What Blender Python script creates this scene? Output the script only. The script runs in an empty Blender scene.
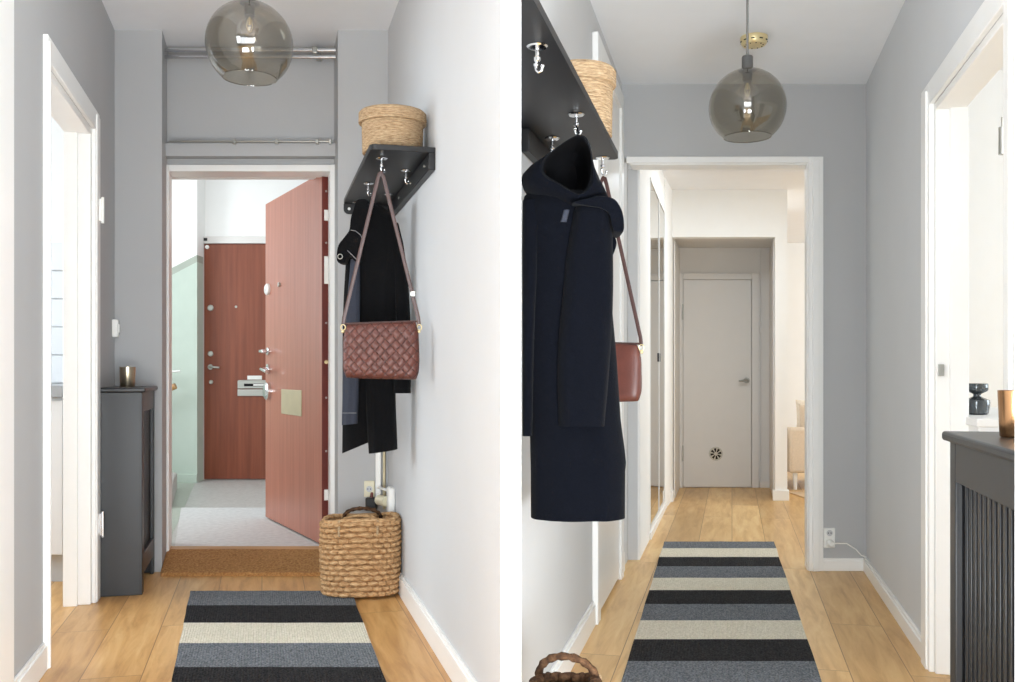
import bpy, bmesh, math, random
from mathutils import Vector, Matrix, noise

random.seed(7)
C = bpy.context.scene.collection
PI = math.pi

# ------------------------------------------------------------------ plan of the place
# Two corridors fan out from an ante-room.  All lengths are metres, floor at z = 0.
SL, SR = -0.2632, 0.2316                 # how far each corridor drifts sideways per metre forward
AL, AR = math.atan(-SL), -math.atan(SR)  # the same as headings
def L(u, y): return (u + SL * y, y)      # u metres right of the left corridor's centre line
def R(u, y): return (u + SR * y, y)      # u metres right of the right corridor's centre line
CEIL_L, CEIL_R, CEIL_H = 2.83, 2.56, 2.52

# ------------------------------------------------------------------ materials
def lin(c):
    c = c / 255.0
    return c / 12.92 if c <= 0.04045 else ((c + 0.055) / 1.055) ** 2.4
def rgb(t): return (lin(t[0]), lin(t[1]), lin(t[2]), 1.0)

def new_mat(name):
    m = bpy.data.materials.new(name); m.use_nodes = True
    nt = m.node_tree
    return m, nt, nt.nodes['Principled BSDF']

def N(nt, kind, **kw):
    n = nt.nodes.new(kind)
    for k, v in kw.items():
        if k in n.inputs.keys(): n.inputs[k].default_value = v
        else: setattr(n, k, v)
    return n

def coords(nt, scale=(1, 1, 1), rot=(0, 0, 0)):
    tc = nt.nodes.new('ShaderNodeTexCoord'); mp = nt.nodes.new('ShaderNodeMapping')
    nt.links.new(tc.outputs['Object'], mp.inputs['Vector'])
    mp.inputs['Scale'].default_value = scale; mp.inputs['Rotation'].default_value = rot
    return mp.outputs['Vector']

def bump(nt, b, height, strength, dist=0.01):
    bn = nt.nodes.new('ShaderNodeBump')
    bn.inputs['Strength'].default_value = strength; bn.inputs['Distance'].default_value = dist
    nt.links.new(height, bn.inputs['Height']); nt.links.new(bn.outputs['Normal'], b.inputs['Normal'])

def flat(name, col, rough=0.5, metal=0.0, var=0.04, nscale=8.0, bmp=0.0, bscale=60.0, scale=(1, 1, 1), coat=0.0, sheen=0.0, spec=0.5):
    """a painted / plain material: base colour with a faint noise variation and optional bump"""
    m, nt, b = new_mat(name)
    v = coords(nt, scale)
    n = N(nt, 'ShaderNodeTexNoise', Scale=nscale, Detail=4.0)
    nt.links.new(v, n.inputs['Vector'])
    r = nt.nodes.new('ShaderNodeValToRGB')
    c = rgb(col)
    r.color_ramp.elements[0].position = 0.3; r.color_ramp.elements[1].position = 0.7
    r.color_ramp.elements[0].color = tuple(max(0, x * (1 - var)) for x in c[:3]) + (1,)
    r.color_ramp.elements[1].color = tuple(min(1, x * (1 + var)) for x in c[:3]) + (1,)
    nt.links.new(n.outputs['Fac'], r.inputs['Fac']); nt.links.new(r.outputs['Color'], b.inputs['Base Color'])
    b.inputs['Roughness'].default_value = rough; b.inputs['Metallic'].default_value = metal
    b.inputs['Coat Weight'].default_value = coat
    b.inputs['Specular IOR Level'].default_value = spec
    if sheen:
        b.inputs['Sheen Weight'].default_value = sheen; b.inputs['Sheen Roughness'].default_value = 0.5
    if bmp:
        n2 = N(nt, 'ShaderNodeTexNoise', Scale=bscale, Detail=3.0)
        nt.links.new(v, n2.inputs['Vector']); bump(nt, b, n2.outputs['Fac'], bmp)
    return m

def plank_mat(name, rotz, cols, width=0.2):
    m, nt, b = new_mat(name)
    v = coords(nt, (1, 1, 1), (0, 0, rotz))
    br = nt.nodes.new('ShaderNodeTexBrick')
    br.offset = 0.37; br.offset_frequency = 2; br.squash = 1.0
    for k, x in (('Scale', 1.0), ('Mortar Size', 0.0018), ('Mortar Smooth', 0.1), ('Bias', 0.0), ('Brick Width', 1.75), ('Row Height', width)):
        br.inputs[k].default_value = x
    br.inputs['Color1'].default_value = (0, 0, 0, 1); br.inputs['Color2'].default_value = (1, 1, 1, 1)
    br.inputs['Mortar'].default_value = (0.5, 0.5, 0.5, 1)
    nt.links.new(v, br.inputs['Vector'])
    # grain drawn out along the plank
    mp = nt.nodes.new('ShaderNodeMapping'); mp.inputs['Scale'].default_value = (1.6, 14, 1)
    nt.links.new(v, mp.inputs['Vector'])
    add = nt.nodes.new('ShaderNodeVectorMath'); add.operation = 'ADD'
    sc = nt.nodes.new('ShaderNodeVectorMath'); sc.operation = 'SCALE'; sc.inputs['Scale'].default_value = 37.0
    nt.links.new(br.outputs['Color'], sc.inputs[0]); nt.links.new(mp.outputs['Vector'], add.inputs[0]); nt.links.new(sc.outputs['Vector'], add.inputs[1])
    g = N(nt, 'ShaderNodeTexNoise', Scale=1.4, Detail=7.0, Roughness=0.62, Distortion=0.5)
    nt.links.new(add.outputs['Vector'], g.inputs['Vector'])
    ramp = nt.nodes.new('ShaderNodeValToRGB')
    ramp.color_ramp.elements[0].position = 0.28; ramp.color_ramp.elements[0].color = rgb(cols[0])
    ramp.color_ramp.elements[1].position = 0.72; ramp.color_ramp.elements[1].color = rgb(cols[2])
    e = ramp.color_ramp.elements.new(0.5); e.color = rgb(cols[1])
    nt.links.new(g.outputs['Fac'], ramp.inputs['Fac'])
    # plank to plank tone
    tone = nt.nodes.new('ShaderNodeMix'); tone.data_type = 'RGBA'; tone.blend_type = 'MULTIPLY'
    tr = nt.nodes.new('ShaderNodeValToRGB')
    tr.color_ramp.elements[0].color = (0.74, 0.68, 0.60, 1); tr.color_ramp.elements[1].color = (1.0, 1.0, 1.0, 1)
    nt.links.new(br.outputs['Color'], tr.inputs['Fac'])
    tone.inputs[0].default_value = 1.0
    nt.links.new(ramp.outputs['Color'], tone.inputs[6]); nt.links.new(tr.outputs['Color'], tone.inputs[7])
    # knots
    mk = nt.nodes.new('ShaderNodeMapping'); mk.inputs['Scale'].default_value = (1.1, 2.6, 1)
    nt.links.new(v, mk.inputs['Vector'])
    vo = N(nt, 'ShaderNodeTexVoronoi', Scale=1.3); nt.links.new(mk.outputs['Vector'], vo.inputs['Vector'])
    kr = nt.nodes.new('ShaderNodeValToRGB')
    kr.color_ramp.elements[0].position = 0.03; kr.color_ramp.elements[0].color = rgb((96, 62, 36))
    kr.color_ramp.elements[1].position = 0.12; kr.color_ramp.elements[1].color = (1, 1, 1, 1)
    nt.links.new(vo.outputs['Distance'], kr.inputs['Fac'])
    kn = nt.nodes.new('ShaderNodeMix'); kn.data_type = 'RGBA'; kn.blend_type = 'MULTIPLY'; kn.inputs[0].default_value = 0.6
    nt.links.new(tone.outputs[2], kn.inputs[6]); nt.links.new(kr.outputs['Color'], kn.inputs[7])
    seam = nt.nodes.new('ShaderNodeMix'); seam.data_type = 'RGBA'
    nt.links.new(br.outputs['Fac'], seam.inputs[0]); nt.links.new(kn.outputs[2], seam.inputs[6]); seam.inputs[7].default_value = rgb((150, 108, 66))
    nt.links.new(seam.outputs[2], b.inputs['Base Color'])
    b.inputs['Roughness'].default_value = 0.36
    bump(nt, b, g.outputs['Fac'], 0.06, 0.004)
    return m

def wood_mat(name, c0, c1, rough=0.4, sc=(26, 26, 1.1), coat=0.0):
    m, nt, b = new_mat(name)
    v = coords(nt, sc)
    n = N(nt, 'ShaderNodeTexNoise', Scale=1.0, Detail=6.0, Roughness=0.6, Distortion=0.15)
    nt.links.new(v, n.inputs['Vector'])
    r = nt.nodes.new('ShaderNodeValToRGB')
    r.color_ramp.elements[0].position = 0.3; r.color_ramp.elements[0].color = rgb(c0)
    r.color_ramp.elements[1].position = 0.72; r.color_ramp.elements[1].color = rgb(c1)
    nt.links.new(n.outputs['Fac'], r.inputs['Fac']); nt.links.new(r.outputs['Color'], b.inputs['Base Color'])
    b.inputs['Roughness'].default_value = rough; b.inputs['Coat Weight'].default_value = coat
    return m

def yarn_mat(name, c0, c1, rotz):
    """flat-woven rug yarn: two flecked tones and ribs along the rug"""
    m, nt, b = new_mat(name)
    v = coords(nt, (1, 1, 1), (0, 0, rotz))
    n = N(nt, 'ShaderNodeTexNoise', Scale=170.0, Detail=2.0); nt.links.new(v, n.inputs['Vector'])
    r = nt.nodes.new('ShaderNodeValToRGB')
    r.color_ramp.elements[0].position = 0.36; r.color_ramp.elements[0].color = rgb(c0)
    r.color_ramp.elements[1].position = 0.64; r.color_ramp.elements[1].color = rgb(c1)
    nt.links.new(n.outputs['Fac'], r.inputs['Fac']); nt.links.new(r.outputs['Color'], b.inputs['Base Color'])
    w = N(nt, 'ShaderNodeTexWave', Scale=32.0, Distortion=1.5, Detail=1.0); w.bands_direction = 'X'
    w.inputs['Detail Scale'].default_value = 4.0
    nt.links.new(v, w.inputs['Vector'])
    ad = nt.nodes.new('ShaderNodeMath'); ad.operation = 'ADD'
    nt.links.new(w.outputs['Fac'], ad.inputs[0]); nt.links.new(n.outputs['Fac'], ad.inputs[1])
    bump(nt, b, ad.outputs[0], 0.55, 0.006)
    b.inputs['Roughness'].default_value = 0.95; b.inputs['Specular IOR Level'].default_value = 0.1
    return m

def fibre_mat(name, c0, c1, c2, nscale=70.0, stretch=(1, 1, 3), bmp=0.6):
    m, nt, b = new_mat(name)
    v = coords(nt, stretch)
    n = N(nt, 'ShaderNodeTexNoise', Scale=nscale, Detail=4.0, Roughness=0.65); nt.links.new(v, n.inputs['Vector'])
    r = nt.nodes.new('ShaderNodeValToRGB')
    r.color_ramp.elements[0].position = 0.3; r.color_ramp.elements[0].color = rgb(c0)
    r.color_ramp.elements[1].position = 0.7; r.color_ramp.elements[1].color = rgb(c2)
    e = r.color_ramp.elements.new(0.5); e.color = rgb(c1)
    nt.links.new(n.outputs['Fac'], r.inputs['Fac']); nt.links.new(r.outputs['Color'], b.inputs['Base Color'])
    b.inputs['Roughness'].default_value = 0.85; b.inputs['Specular IOR Level'].default_value = 0.2
    bump(nt, b, n.outputs['Fac'], bmp, 0.006)
    return m

def glass_mat(name, tint, gloss=0.9, ior=1.5):
    """thin blown glass: tinted see-through wall with a clear Fresnel reflection"""
    m, nt, b = new_mat(name)
    nt.nodes.remove(b)
    out = nt.nodes['Material Output']
    tr = nt.nodes.new('ShaderNodeBsdfTransparent'); tr.inputs['Color'].default_value = tint
    gl = nt.nodes.new('ShaderNodeBsdfGlossy'); gl.inputs['Roughness'].default_value = 0.02; gl.inputs['Color'].default_value = (gloss, gloss, gloss, 1)
    lw = nt.nodes.new('ShaderNodeLayerWeight'); lw.inputs['Blend'].default_value = 0.5
    pw = nt.nodes.new('ShaderNodeMath'); pw.operation = 'POWER'; pw.inputs[1].default_value = 4.0
    fr = nt.nodes.new('ShaderNodeMath'); fr.operation = 'MULTIPLY_ADD'; fr.inputs[1].default_value = 0.7; fr.inputs[2].default_value = 0.10
    nt.links.new(lw.outputs['Facing'], pw.inputs[0]); nt.links.new(pw.outputs[0], fr.inputs[0])
    mx = nt.nodes.new('ShaderNodeMixShader')
    nt.links.new(fr.outputs[0], mx.inputs['Fac']); nt.links.new(tr.outputs[0], mx.inputs[1]); nt.links.new(gl.outputs[0], mx.inputs[2])
    nt.links.new(mx.outputs[0], out.inputs['Surface'])
    return m

M = {}
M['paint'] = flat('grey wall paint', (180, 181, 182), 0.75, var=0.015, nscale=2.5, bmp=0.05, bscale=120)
M['paint_lit_mid'] = flat('lit grey wall paint', (208, 210, 212), 0.75, var=0.015, nscale=2.5, bmp=0.05, bscale=120)  # same grey paint, brightened for the light falling on these walls
M['paint_lit'] = flat('side lit grey wall paint', (206, 207, 208), 0.7, var=0.015, nscale=2.5, bmp=0.04, bscale=120)  # grey wall paint again, with side light put into a paler colour
M['white_wall'] = flat('white wall paint', (242, 242, 240), 0.7, var=0.01)
M['ceil'] = flat('ceiling paint', (238, 240, 243), 0.85, var=0.01)
M['trim'] = flat('white gloss trim', (240, 240, 238), 0.35, var=0.01)
M['greige'] = flat('greige alcove paint', (222, 219, 215), 0.6, var=0.01)
M['green'] = flat('pale green stair dado', (196, 210, 198), 0.5, var=0.02)
M['green_line'] = flat('grey green dado line', (170, 178, 166), 0.5, var=0.02)
M['stone'] = flat('terrazzo landing', (186, 186, 182), 0.4, var=0.12, nscale=40)
M['stone_light'] = flat('worn pale landing', (206, 207, 206), 0.6, var=0.10, nscale=30, bmp=0.1)
M['stone_green'] = flat('green grey stone edge', (170, 178, 166), 0.4, var=0.06, nscale=30)
OAK = ((184, 134, 78), (216, 168, 106), (233, 193, 134))
OAK_LIT = ((200, 154, 94), (227, 186, 124), (241, 208, 150))  # same oak, the right corridor's stronger light put into the colour
M['floor_l'] = plank_mat('oak planks, left corridor', PI / 2 - AL, OAK)
M['floor_r'] = plank_mat('oak planks, right corridor', PI / 2 - AR, OAK_LIT)
M['oak'] = wood_mat('oak sill', (168, 122, 74), (206, 162, 108), 0.45, (2, 30, 30))
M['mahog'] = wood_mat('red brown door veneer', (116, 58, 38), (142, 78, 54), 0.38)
M['mahog_lit'] = wood_mat('lit red brown door veneer', (172, 104, 82), (192, 122, 98), 0.32)  # door veneer with the stairwell daylight put into its colour
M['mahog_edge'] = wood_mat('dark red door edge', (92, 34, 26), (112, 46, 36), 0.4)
M['black'] = flat('black grey lacquer', (20, 20, 22), 0.42, var=0.05, spec=0.5)
M['cover'] = flat('charcoal painted wood', (35, 36, 38), 0.38, var=0.04)
M['dark'] = flat('dark inside', (14, 14, 15), 0.9)
M['chrome'] = flat('chrome', (225, 226, 228), 0.12, 1.0, var=0.02)
M['steel'] = flat('brushed steel', (188, 188, 182), 0.35, 1.0, var=0.03)
M['gunmetal'] = flat('dark grey lamp metal', (105, 105, 104), 0.4, 0.6, var=0.03)
M['brass'] = flat('pale brass', (236, 218, 168), 0.3, 0.5, var=0.02)
M['brass_dull'] = flat('satin brass plate', (196, 184, 152), 0.45, 0.5, var=0.05)
M['bronze'] = flat('copper toned metal', (196, 150, 108), 0.25, 1.0, var=0.05)
M['champagne'] = flat('champagne metal', (190, 176, 152), 0.28, 1.0, var=0.05)
M['smoke'] = glass_mat('smoked glass', (0.56, 0.53, 0.465, 1), 0.9, 1.5)
M['clear'] = glass_mat('clear glass', (0.93, 0.91, 0.86, 1), 0.9, 1.5)
M['cord'] = flat('grey textile cord', (120, 119, 117), 0.8)
M['white_plastic'] = flat('white plastic', (238, 238, 234), 0.4, var=0.01)
M['cream_plastic'] = flat('cream plastic', (226, 220, 192), 0.45, var=0.02)
M['black_plastic'] = flat('black plastic', (24, 24, 25), 0.4)
M['wool'] = flat('navy black wool', (5, 7, 14), 0.95, var=0.25, nscale=160, bmp=0.25, bscale=260, sheen=0.02, spec=0.08)
M['wool_black'] = flat('black wool', (9, 9, 11), 0.95, var=0.2, nscale=160, bmp=0.25, bscale=260, sheen=0.03, spec=0.15)
M['slate'] = flat('slate blue cotton', (42, 46, 58), 0.9, var=0.1, nscale=120, bmp=0.2, bscale=240)
M['thread'] = flat('pale grey thread', (120, 120, 122), 0.8)
M['leather_gap_shade'] = flat('leather weave gap shade', (52, 26, 21), 0.6, var=0.1, nscale=30)  # shade in the weave gaps, painted as darker leather
M['wool_lining'] = flat('black coat lining', (6, 6, 8), 0.9, var=0.1, spec=0.1)
M['slat'] = flat('near black slat paint', (30, 30, 32), 0.3, var=0.04)
M['leather'] = flat('chestnut leather', (88, 46, 37), 0.45, var=0.14, nscale=22, bmp=0.08, bscale=150)
M['strap'] = flat('mauve brown leather', (72, 50, 47), 0.4, var=0.1, nscale=30)
M['wicker'] = fibre_mat('braided water hyacinth', (138, 102, 68), (182, 144, 102), (210, 178, 138), 46, (1, 1, 3), 0.5)
M['wicker_dark'] = fibre_mat('brown cord and shaded braid', (42, 27, 18), (74, 51, 34), (106, 78, 55), 60, (1, 1, 1), 0.6)
M['seagrass'] = fibre_mat('coiled seagrass', (130, 104, 76), (172, 146, 114), (200, 176, 144), 80, (0.6, 0.6, 3.5), 0.9)
M['coir'] = fibre_mat('coir bristle', (124, 86, 48), (168, 122, 74), (196, 150, 98), 90, (1, 1, 1), 1.0)
M['vase'] = flat('smoke grey glazed glass', (96, 100, 102), 0.12, 0.55, var=0.05)
M['sofa'] = flat('beige sofa linen', (216, 198, 176), 0.9, var=0.05, nscale=60, bmp=0.1, bscale=200)
M['cushion'] = flat('cream cushion', (234, 222, 204), 0.95, var=0.06, nscale=40, bmp=0.3, bscale=90)
M['mat_tan'] = flat('tan woven mat', (196, 168, 134), 0.95, var=0.1, nscale=80, bmp=0.3)
M['mirror'] = flat('mirror silver', (225, 226, 224), 0.01, 1.0, var=0.0)
M['kitchen'] = flat('white kitchen front', (238, 238, 237), 0.4, var=0.01)
M['tile'] = flat('white glazed tile', (236, 237, 238), 0.25, var=0.01)
M['marble'] = flat('grey marble', (176, 178, 180), 0.3, var=0.14, nscale=9)
M['plinth'] = flat('grey plinth', (196, 198, 200), 0.5)

# ------------------------------------------------------------------ mesh building
class MB:
    def __init__(s): s.v, s.f, s.m = [], [], []
    def add(s, vs, fs, m=0):
        o = len(s.v); s.v += [tuple(p) for p in vs]
        for f in fs: s.f.append([i + o for i in f]); s.m.append(m)
        return s
    def box(s, x0, x1, y0, y1, z0, z1, m=0):
        return s.prism([(x0, y0), (x1, y0), (x1, y1), (x0, y1)], z0, z1, m)
    def prism(s, poly, z0, z1, m=0):
        n = len(poly)
        vs = [(p[0], p[1], z0) for p in poly] + [(p[0], p[1], z1) for p in poly]
        fs = [list(range(n))[::-1], list(range(n, 2 * n))] + [[i, (i + 1) % n, n + (i + 1) % n, n + i] for i in range(n)]
        return s.add(vs, fs, m)
    def slab(s, poly, y0, y1, m=0):
        """outline in the upright x-z plane, given depth from y0 to y1"""
        n = len(poly)
        vs = [(p[0], y0, p[1]) for p in poly] + [(p[0], y1, p[1]) for p in poly]
        fs = [list(range(n)), list(range(n, 2 * n))[::-1]] + [[i, n + i, n + (i + 1) % n, (i + 1) % n] for i in range(n)]
        return s.add(vs, fs, m)
    def wall(s, a, b, t, z0, z1, m=0):
        """upright slab from plan point a to b, thickness t to the left of a->b"""
        d = Vector((b[0] - a[0], b[1] - a[1])).normalized(); n = Vector((-d.y, d.x)) * t
        return s.prism([a, b, (b[0] + n.x, b[1] + n.y), (a[0] + n.x, a[1] + n.y)], z0, z1, m)
    def loft(s, rings, m=0, cap0=True, cap1=True, closed=True):
        n = len(rings[0]); vs = [p for r in rings for p in r]; fs = []
        for k in range(len(rings) - 1):
            for i in range(n if closed else n - 1):
                j = (i + 1) % n
                fs.append([k * n + i, k * n + j, (k + 1) * n + j, (k + 1) * n + i])
        if cap0: fs.append(list(range(n))[::-1])
        if cap1: fs.append([(len(rings) - 1) * n + i for i in range(n)])
        return s.add(vs, fs, m)
    def lathe(s, prof, n=40, c=(0, 0, 0), m=0, cap0=False, cap1=False):
        rings = [[(c[0] + r * math.cos(2 * PI * i / n), c[1] + r * math.sin(2 * PI * i / n), c[2] + z) for i in range(n)] for r, z in prof]
        return s.loft(rings, m, cap0, cap1)
    def sweep(s, path, r, n=10, m=0, flatness=1.0, up=None):
        """round (or, with flatness, strap-like) section run along a path"""
        P = [Vector(p) for p in path]; rings = []
        rr = r if isinstance(r, (list, tuple)) else [r] * len(P)
        prev = None
        for i, p in enumerate(P):
            t = (P[min(i + 1, len(P) - 1)] - P[max(i - 1, 0)]).normalized()
            u = Vector(up) if up else (prev if prev else (Vector((0, 0, 1)) if abs(t.z) < 0.9 else Vector((0, 1, 0))))
            a = (u - t * u.dot(t)).normalized(); b = t.cross(a); prev = a
            rings.append([tuple(p + a * rr[i] * flatness * math.cos(2 * PI * k / n) + b * rr[i] * math.sin(2 * PI * k / n)) for k in range(n)])
        return s.loft(rings, m)
    def rod(s, a, b, r, n=16, m=0): return s.sweep([a, b], r, n, m)
    def ball(s, c, r, m=0, n=16):
        prof = [(max(1e-4, math.sin(PI * k / 10)) * r, -math.cos(PI * k / 10) * r) for k in range(11)]
        return s.lathe(prof, n, c, m, True, True)
    def build(s, name, mats, parent=None, bevel=0.0, smooth=True, kind=None, weld=False, seg=2):
        me = bpy.data.meshes.new(name)
        me.from_pydata(s.v, [], s.f)
        if not isinstance(mats, (list, tuple)): mats = [mats]
        for k in mats: me.materials.append(M[k])
        for p, i in zip(me.polygons, s.m): p.material_index = i
        bm = bmesh.new(); bm.from_mesh(me)
        if weld: bmesh.ops.remove_doubles(bm, verts=bm.verts, dist=1e-5)
        bmesh.ops.recalc_face_normals(bm, faces=bm.faces); bm.to_mesh(me); bm.free()
        if smooth:
            for p in me.polygons: p.use_smooth = True
            me.set_sharp_from_angle(angle=math.radians(38))
        o = bpy.data.objects.new(name, me); C.objects.link(o)
        if parent: o.parent = parent
        if bevel:
            b = o.modifiers.new('bevel', 'BEVEL'); b.width = bevel; b.segments = seg; b.limit_method = 'ANGLE'; b.angle_limit = math.radians(50)
        if kind: o['kind'] = kind
        return o

def tag(o, label, cat, group=None, kind=None):
    o['label'] = label; o['category'] = cat
    if group: o['group'] = group
    if kind: o['kind'] = kind
    return o
def thing(name, label, cat, loc=(0, 0, 0), rz=0.0, group=None, kind=None):
    o = bpy.data.objects.new(name, None); C.objects.link(o); o.empty_display_size = 0.1
    o.location = loc; o.rotation_euler = (0, 0, rz)
    return tag(o, label, cat, group, kind)
def dup(root, loc, rz, label, group=None):
    r = root.copy(); C.objects.link(r); r.location = loc; r.rotation_euler = (0, 0, rz); r['label'] = label
    if group: r['group'] = group
    for ch in list(root.children):
        c = ch.copy(); C.objects.link(c); c.parent = r
        for g in list(ch.children):
            d = g.copy(); C.objects.link(d); d.parent = c
    return r
def struct(name, mb, mats, label, cat, bevel=0.0, **kw):
    return tag(mb.build(name, mats, bevel=bevel, **kw), label, cat, kind='structure')
def rot2(p, a): return (p[0] * math.cos(a) - p[1] * math.sin(a), p[0] * math.sin(a) + p[1] * math.cos(a))

# ================================================================== THE SETTING
# floors
mb = MB(); mb.prism([(0, -2.2), (-2.4, -2.2), (-2.4, 2.0), (-4.6, 2.0), (-4.6, 5.4), (-0.3, 5.4), (0, 2.6)][::-1], -0.1, 0)
struct('floor_left', mb, 'floor_l', 'oak plank floor of the left corridor under the striped rug', 'floor')
mb = MB(); mb.prism([(0, -2.2), (2.4, -2.2), (2.4, 1.5), (5.5, 1.5), (7.0, 5.0), (7.0, 11.1), (0.5, 11.1), (0.5, 5.4), (0, 2.6)], -0.1, 0)
struct('floor_right', mb, 'floor_r', 'oak plank floor running through the right corridor to the far door', 'floor')
# ceilings
mb = MB(); mb.prism([(0.0, -2.2), (-2.4, -2.2), (-2.4, 2.0), (-2.7, 5.5), (-0.5, 5.5), (0, 2.7)][::-1], CEIL_L, CEIL_L + 0.1)
struct('ceiling_left', mb, 'ceil', 'pale ceiling over the left corridor', 'ceiling')
mb = MB(); mb.prism([(-0.0, -2.2), (2.4, -2.2), (2.4, 5.1), (0.45, 5.1), (0, 2.6)], CEIL_R, CEIL_L + 0.1)
struct('ceiling_right', mb, 'ceil', 'pale ceiling over the right corridor', 'ceiling')
mb = MB(); mb.box(0.45, 7.0, 5.1, 11.1, CEIL_H, CEIL_H + 0.1)
struct('ceiling_hall', mb, 'ceil', 'white ceiling beyond the white framed opening', 'ceiling')

# ---- the wedge of wall between the corridors
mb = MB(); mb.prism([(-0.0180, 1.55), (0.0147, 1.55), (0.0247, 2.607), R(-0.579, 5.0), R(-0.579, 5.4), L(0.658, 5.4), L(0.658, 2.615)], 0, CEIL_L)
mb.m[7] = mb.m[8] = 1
struct('wall_middle', mb, ['paint_lit', 'paint_lit_mid'], 'pale grey wall dividing the two corridors', 'wall')
mb = MB(); mb.prism([(-0.0184, 1.548), (-0.0184, 1.526), (0.0072, 1.526), (0.0072, 1.548)], 0, CEIL_L)  # divider strip between the two views, shaped as an end board
struct('trim_1', mb, 'trim', 'white strip between the two views, shaped as a wall end board', 'trim', 0.002)
mb = MB(); mb.wall(L(0.658, 5.0), L(0.658, 2.66), -0.016, 0, 0.088); mb.wall(L(0.658, 5.0), L(0.658, 2.66), -0.011, 0.088, 0.102)
struct('baseboard_left', mb, 'trim', 'white baseboard along the right wall of the left corridor', 'baseboard', 0.002)

# ---- left corridor, its left wall with the kitchen doorway
WL = -0.770
mb = MB()
mb.wall(L(WL, 2.0), L(WL, 3.36), 0.10, 0, CEIL_L); mb.wall(L(WL, 4.30), L(WL, 5.0), 0.10, 0, CEIL_L); mb.wall(L(WL, 3.36), L(WL, 4.30), 0.10, 2.15, CEIL_L)
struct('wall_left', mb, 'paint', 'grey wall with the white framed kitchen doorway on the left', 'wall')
mb = MB()   # the doorway's casing and lining
for a, b in ((3.335, 3.37), (4.295, 4.395)):
    mb.wall(L(WL, a), L(WL, b), -0.018, 0, 2.235); mb.wall(L(WL, a + 0.01), L(WL, b - 0.01), -0.023, 0, 2.215)
mb.wall(L(WL, 3.37), L(WL, 4.295), -0.018, 2.145, 2.235)
mb.wall(L(WL, 4.27), L(WL, 4.305), 0.11, 0, 2.15); mb.wall(L(WL, 3.355), L(WL, 3.38), 0.11, 0, 2.15); mb.wall(L(WL, 3.38), L(WL, 4.27), 0.108, 2.115, 2.148)
o2 = L(WL, 4.25); a2 = (o2[0] - 0.05, o2[1] - 0.013)
mb.wall((a2[0], a2[1]), (a2[0] + SL * 0.03, a2[1] + 0.03), 0.06, 0, 2.115)
fr = struct('trim_2', mb, 'trim', 'white casing around the kitchen doorway in the left wall', 'door frame', 0.003)
for z in (1.79, 0.345):
    h = MB(); h.box(-0.012, 0.012, -0.014, 0.014, -0.05, 0.05); h.rod((0.014, 0, -0.06), (0.014, 0, 0.06), 0.007)
    h = h.build('hinge', 'chrome' if z < 1 else 'white_plastic', fr, 0.001); p = L(WL + 0.022, 4.372); h.location = (p[0], p[1], z); h.rotation_euler.z = AL
mb = MB(); mb.wall(L(WL, 2.0), L(WL, 2.87), -0.02, 0, CEIL_L)
struct('trim_3', mb, 'trim', 'broad white board at the left edge of the left corridor', 'trim', 0.003)
mb = MB(); mb.wall(L(WL, 2.87), L(WL, 3.335), -0.016, 0, 0.085); mb.wall(L(WL, 2.87), L(WL, 3.335), -0.010, 0.085, 0.098)
struct('baseboard_1', mb, 'trim', 'short white baseboard in front of the kitchen doorway', 'baseboard', 0.002)

# ---- the entrance end: two piers, the recess above the door, frame and sill
PY = 4.963
mb = MB(); mb.prism([L(WL - 0.02, PY), L(-0.522, PY), L(-0.522, 5.42), L(WL - 0.02, 5.42)], 0, CEIL_L)
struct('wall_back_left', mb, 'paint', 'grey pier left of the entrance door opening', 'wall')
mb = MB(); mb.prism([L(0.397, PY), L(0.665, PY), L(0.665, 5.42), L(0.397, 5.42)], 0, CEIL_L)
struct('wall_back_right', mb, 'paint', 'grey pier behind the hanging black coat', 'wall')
mb = MB(); mb.prism([L(-0.53, 5.22), L(0.40, 5.22), L(0.40, 5.42), L(-0.53, 5.42)], 2.178, CEIL_L)
mb.prism([L(-0.53, 5.15), L(0.40, 5.15), L(0.40, 5.23), L(-0.53, 5.23)], 2.215, 2.285)
struct('wall_above_door', mb, 'paint', 'grey wall panel with a ledge above the entrance doorway', 'wall')
mb = MB()
mb.prism([L(-0.541, 5.19), L(-0.508, 5.19), L(-0.508, 5.36), L(-0.541, 5.36)], 0, 2.178)
mb.prism([L(0.372, 5.19), L(0.411, 5.19), L(0.411, 5.36), L(0.372, 5.36)], 0, 2.178)
mb.prism([L(-0.508, 5.19), L(0.372, 5.19), L(0.372, 5.36), L(-0.508, 5.36)], 2.141, 2.178)
struct('trim_4', mb, 'trim', 'white frame of the open entrance door', 'door frame', 0.003)
mb = MB(); mb.prism([L(-0.52, 5.215), L(0.38, 5.215), L(0.38, 5.31), L(-0.52, 5.31)], 0, 0.072)
struct('trim_5', mb, 'oak', 'oak sill at the entrance door above the coir mat', 'sill', 0.004)

# ---- stairwell
mb = MB(); mb.box(-4.6, -0.2, 5.30, 8.8, -0.1, 0.064, 0)
mb.prism([(-1.886, 5.31), (-0.6, 5.31), (-0.6, 6.85), (-2.385, 6.85)], 0.064, 0.066, 1)
mb.prism([(-4.6, 5.31), (-1.93, 5.31), (-2.80, 8.4), (-4.6, 8.4)], 0.064, 0.0655, 2)
struct('floor_stairwell', mb, ['stone', 'stone_light', 'stone_green'], 'grey stone landing outside the open entrance door', 'floor')
xs0, xs1 = -4.6, -2.785
def dz(x, z0=1.881): return z0 + (x + 3.042) * 0.52
mb = MB()
mb.slab([(xs0, 0), (xs1, 0), (xs1, dz(xs1)), (xs0, dz(xs0))], 8.4, 8.8, 1)
mb.slab([(xs0, dz(xs0)), (xs1, dz(xs1)), (xs1, dz(xs1) + 0.062), (xs0, dz(xs0) + 0.062)], 8.4, 8.8, 2)
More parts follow.
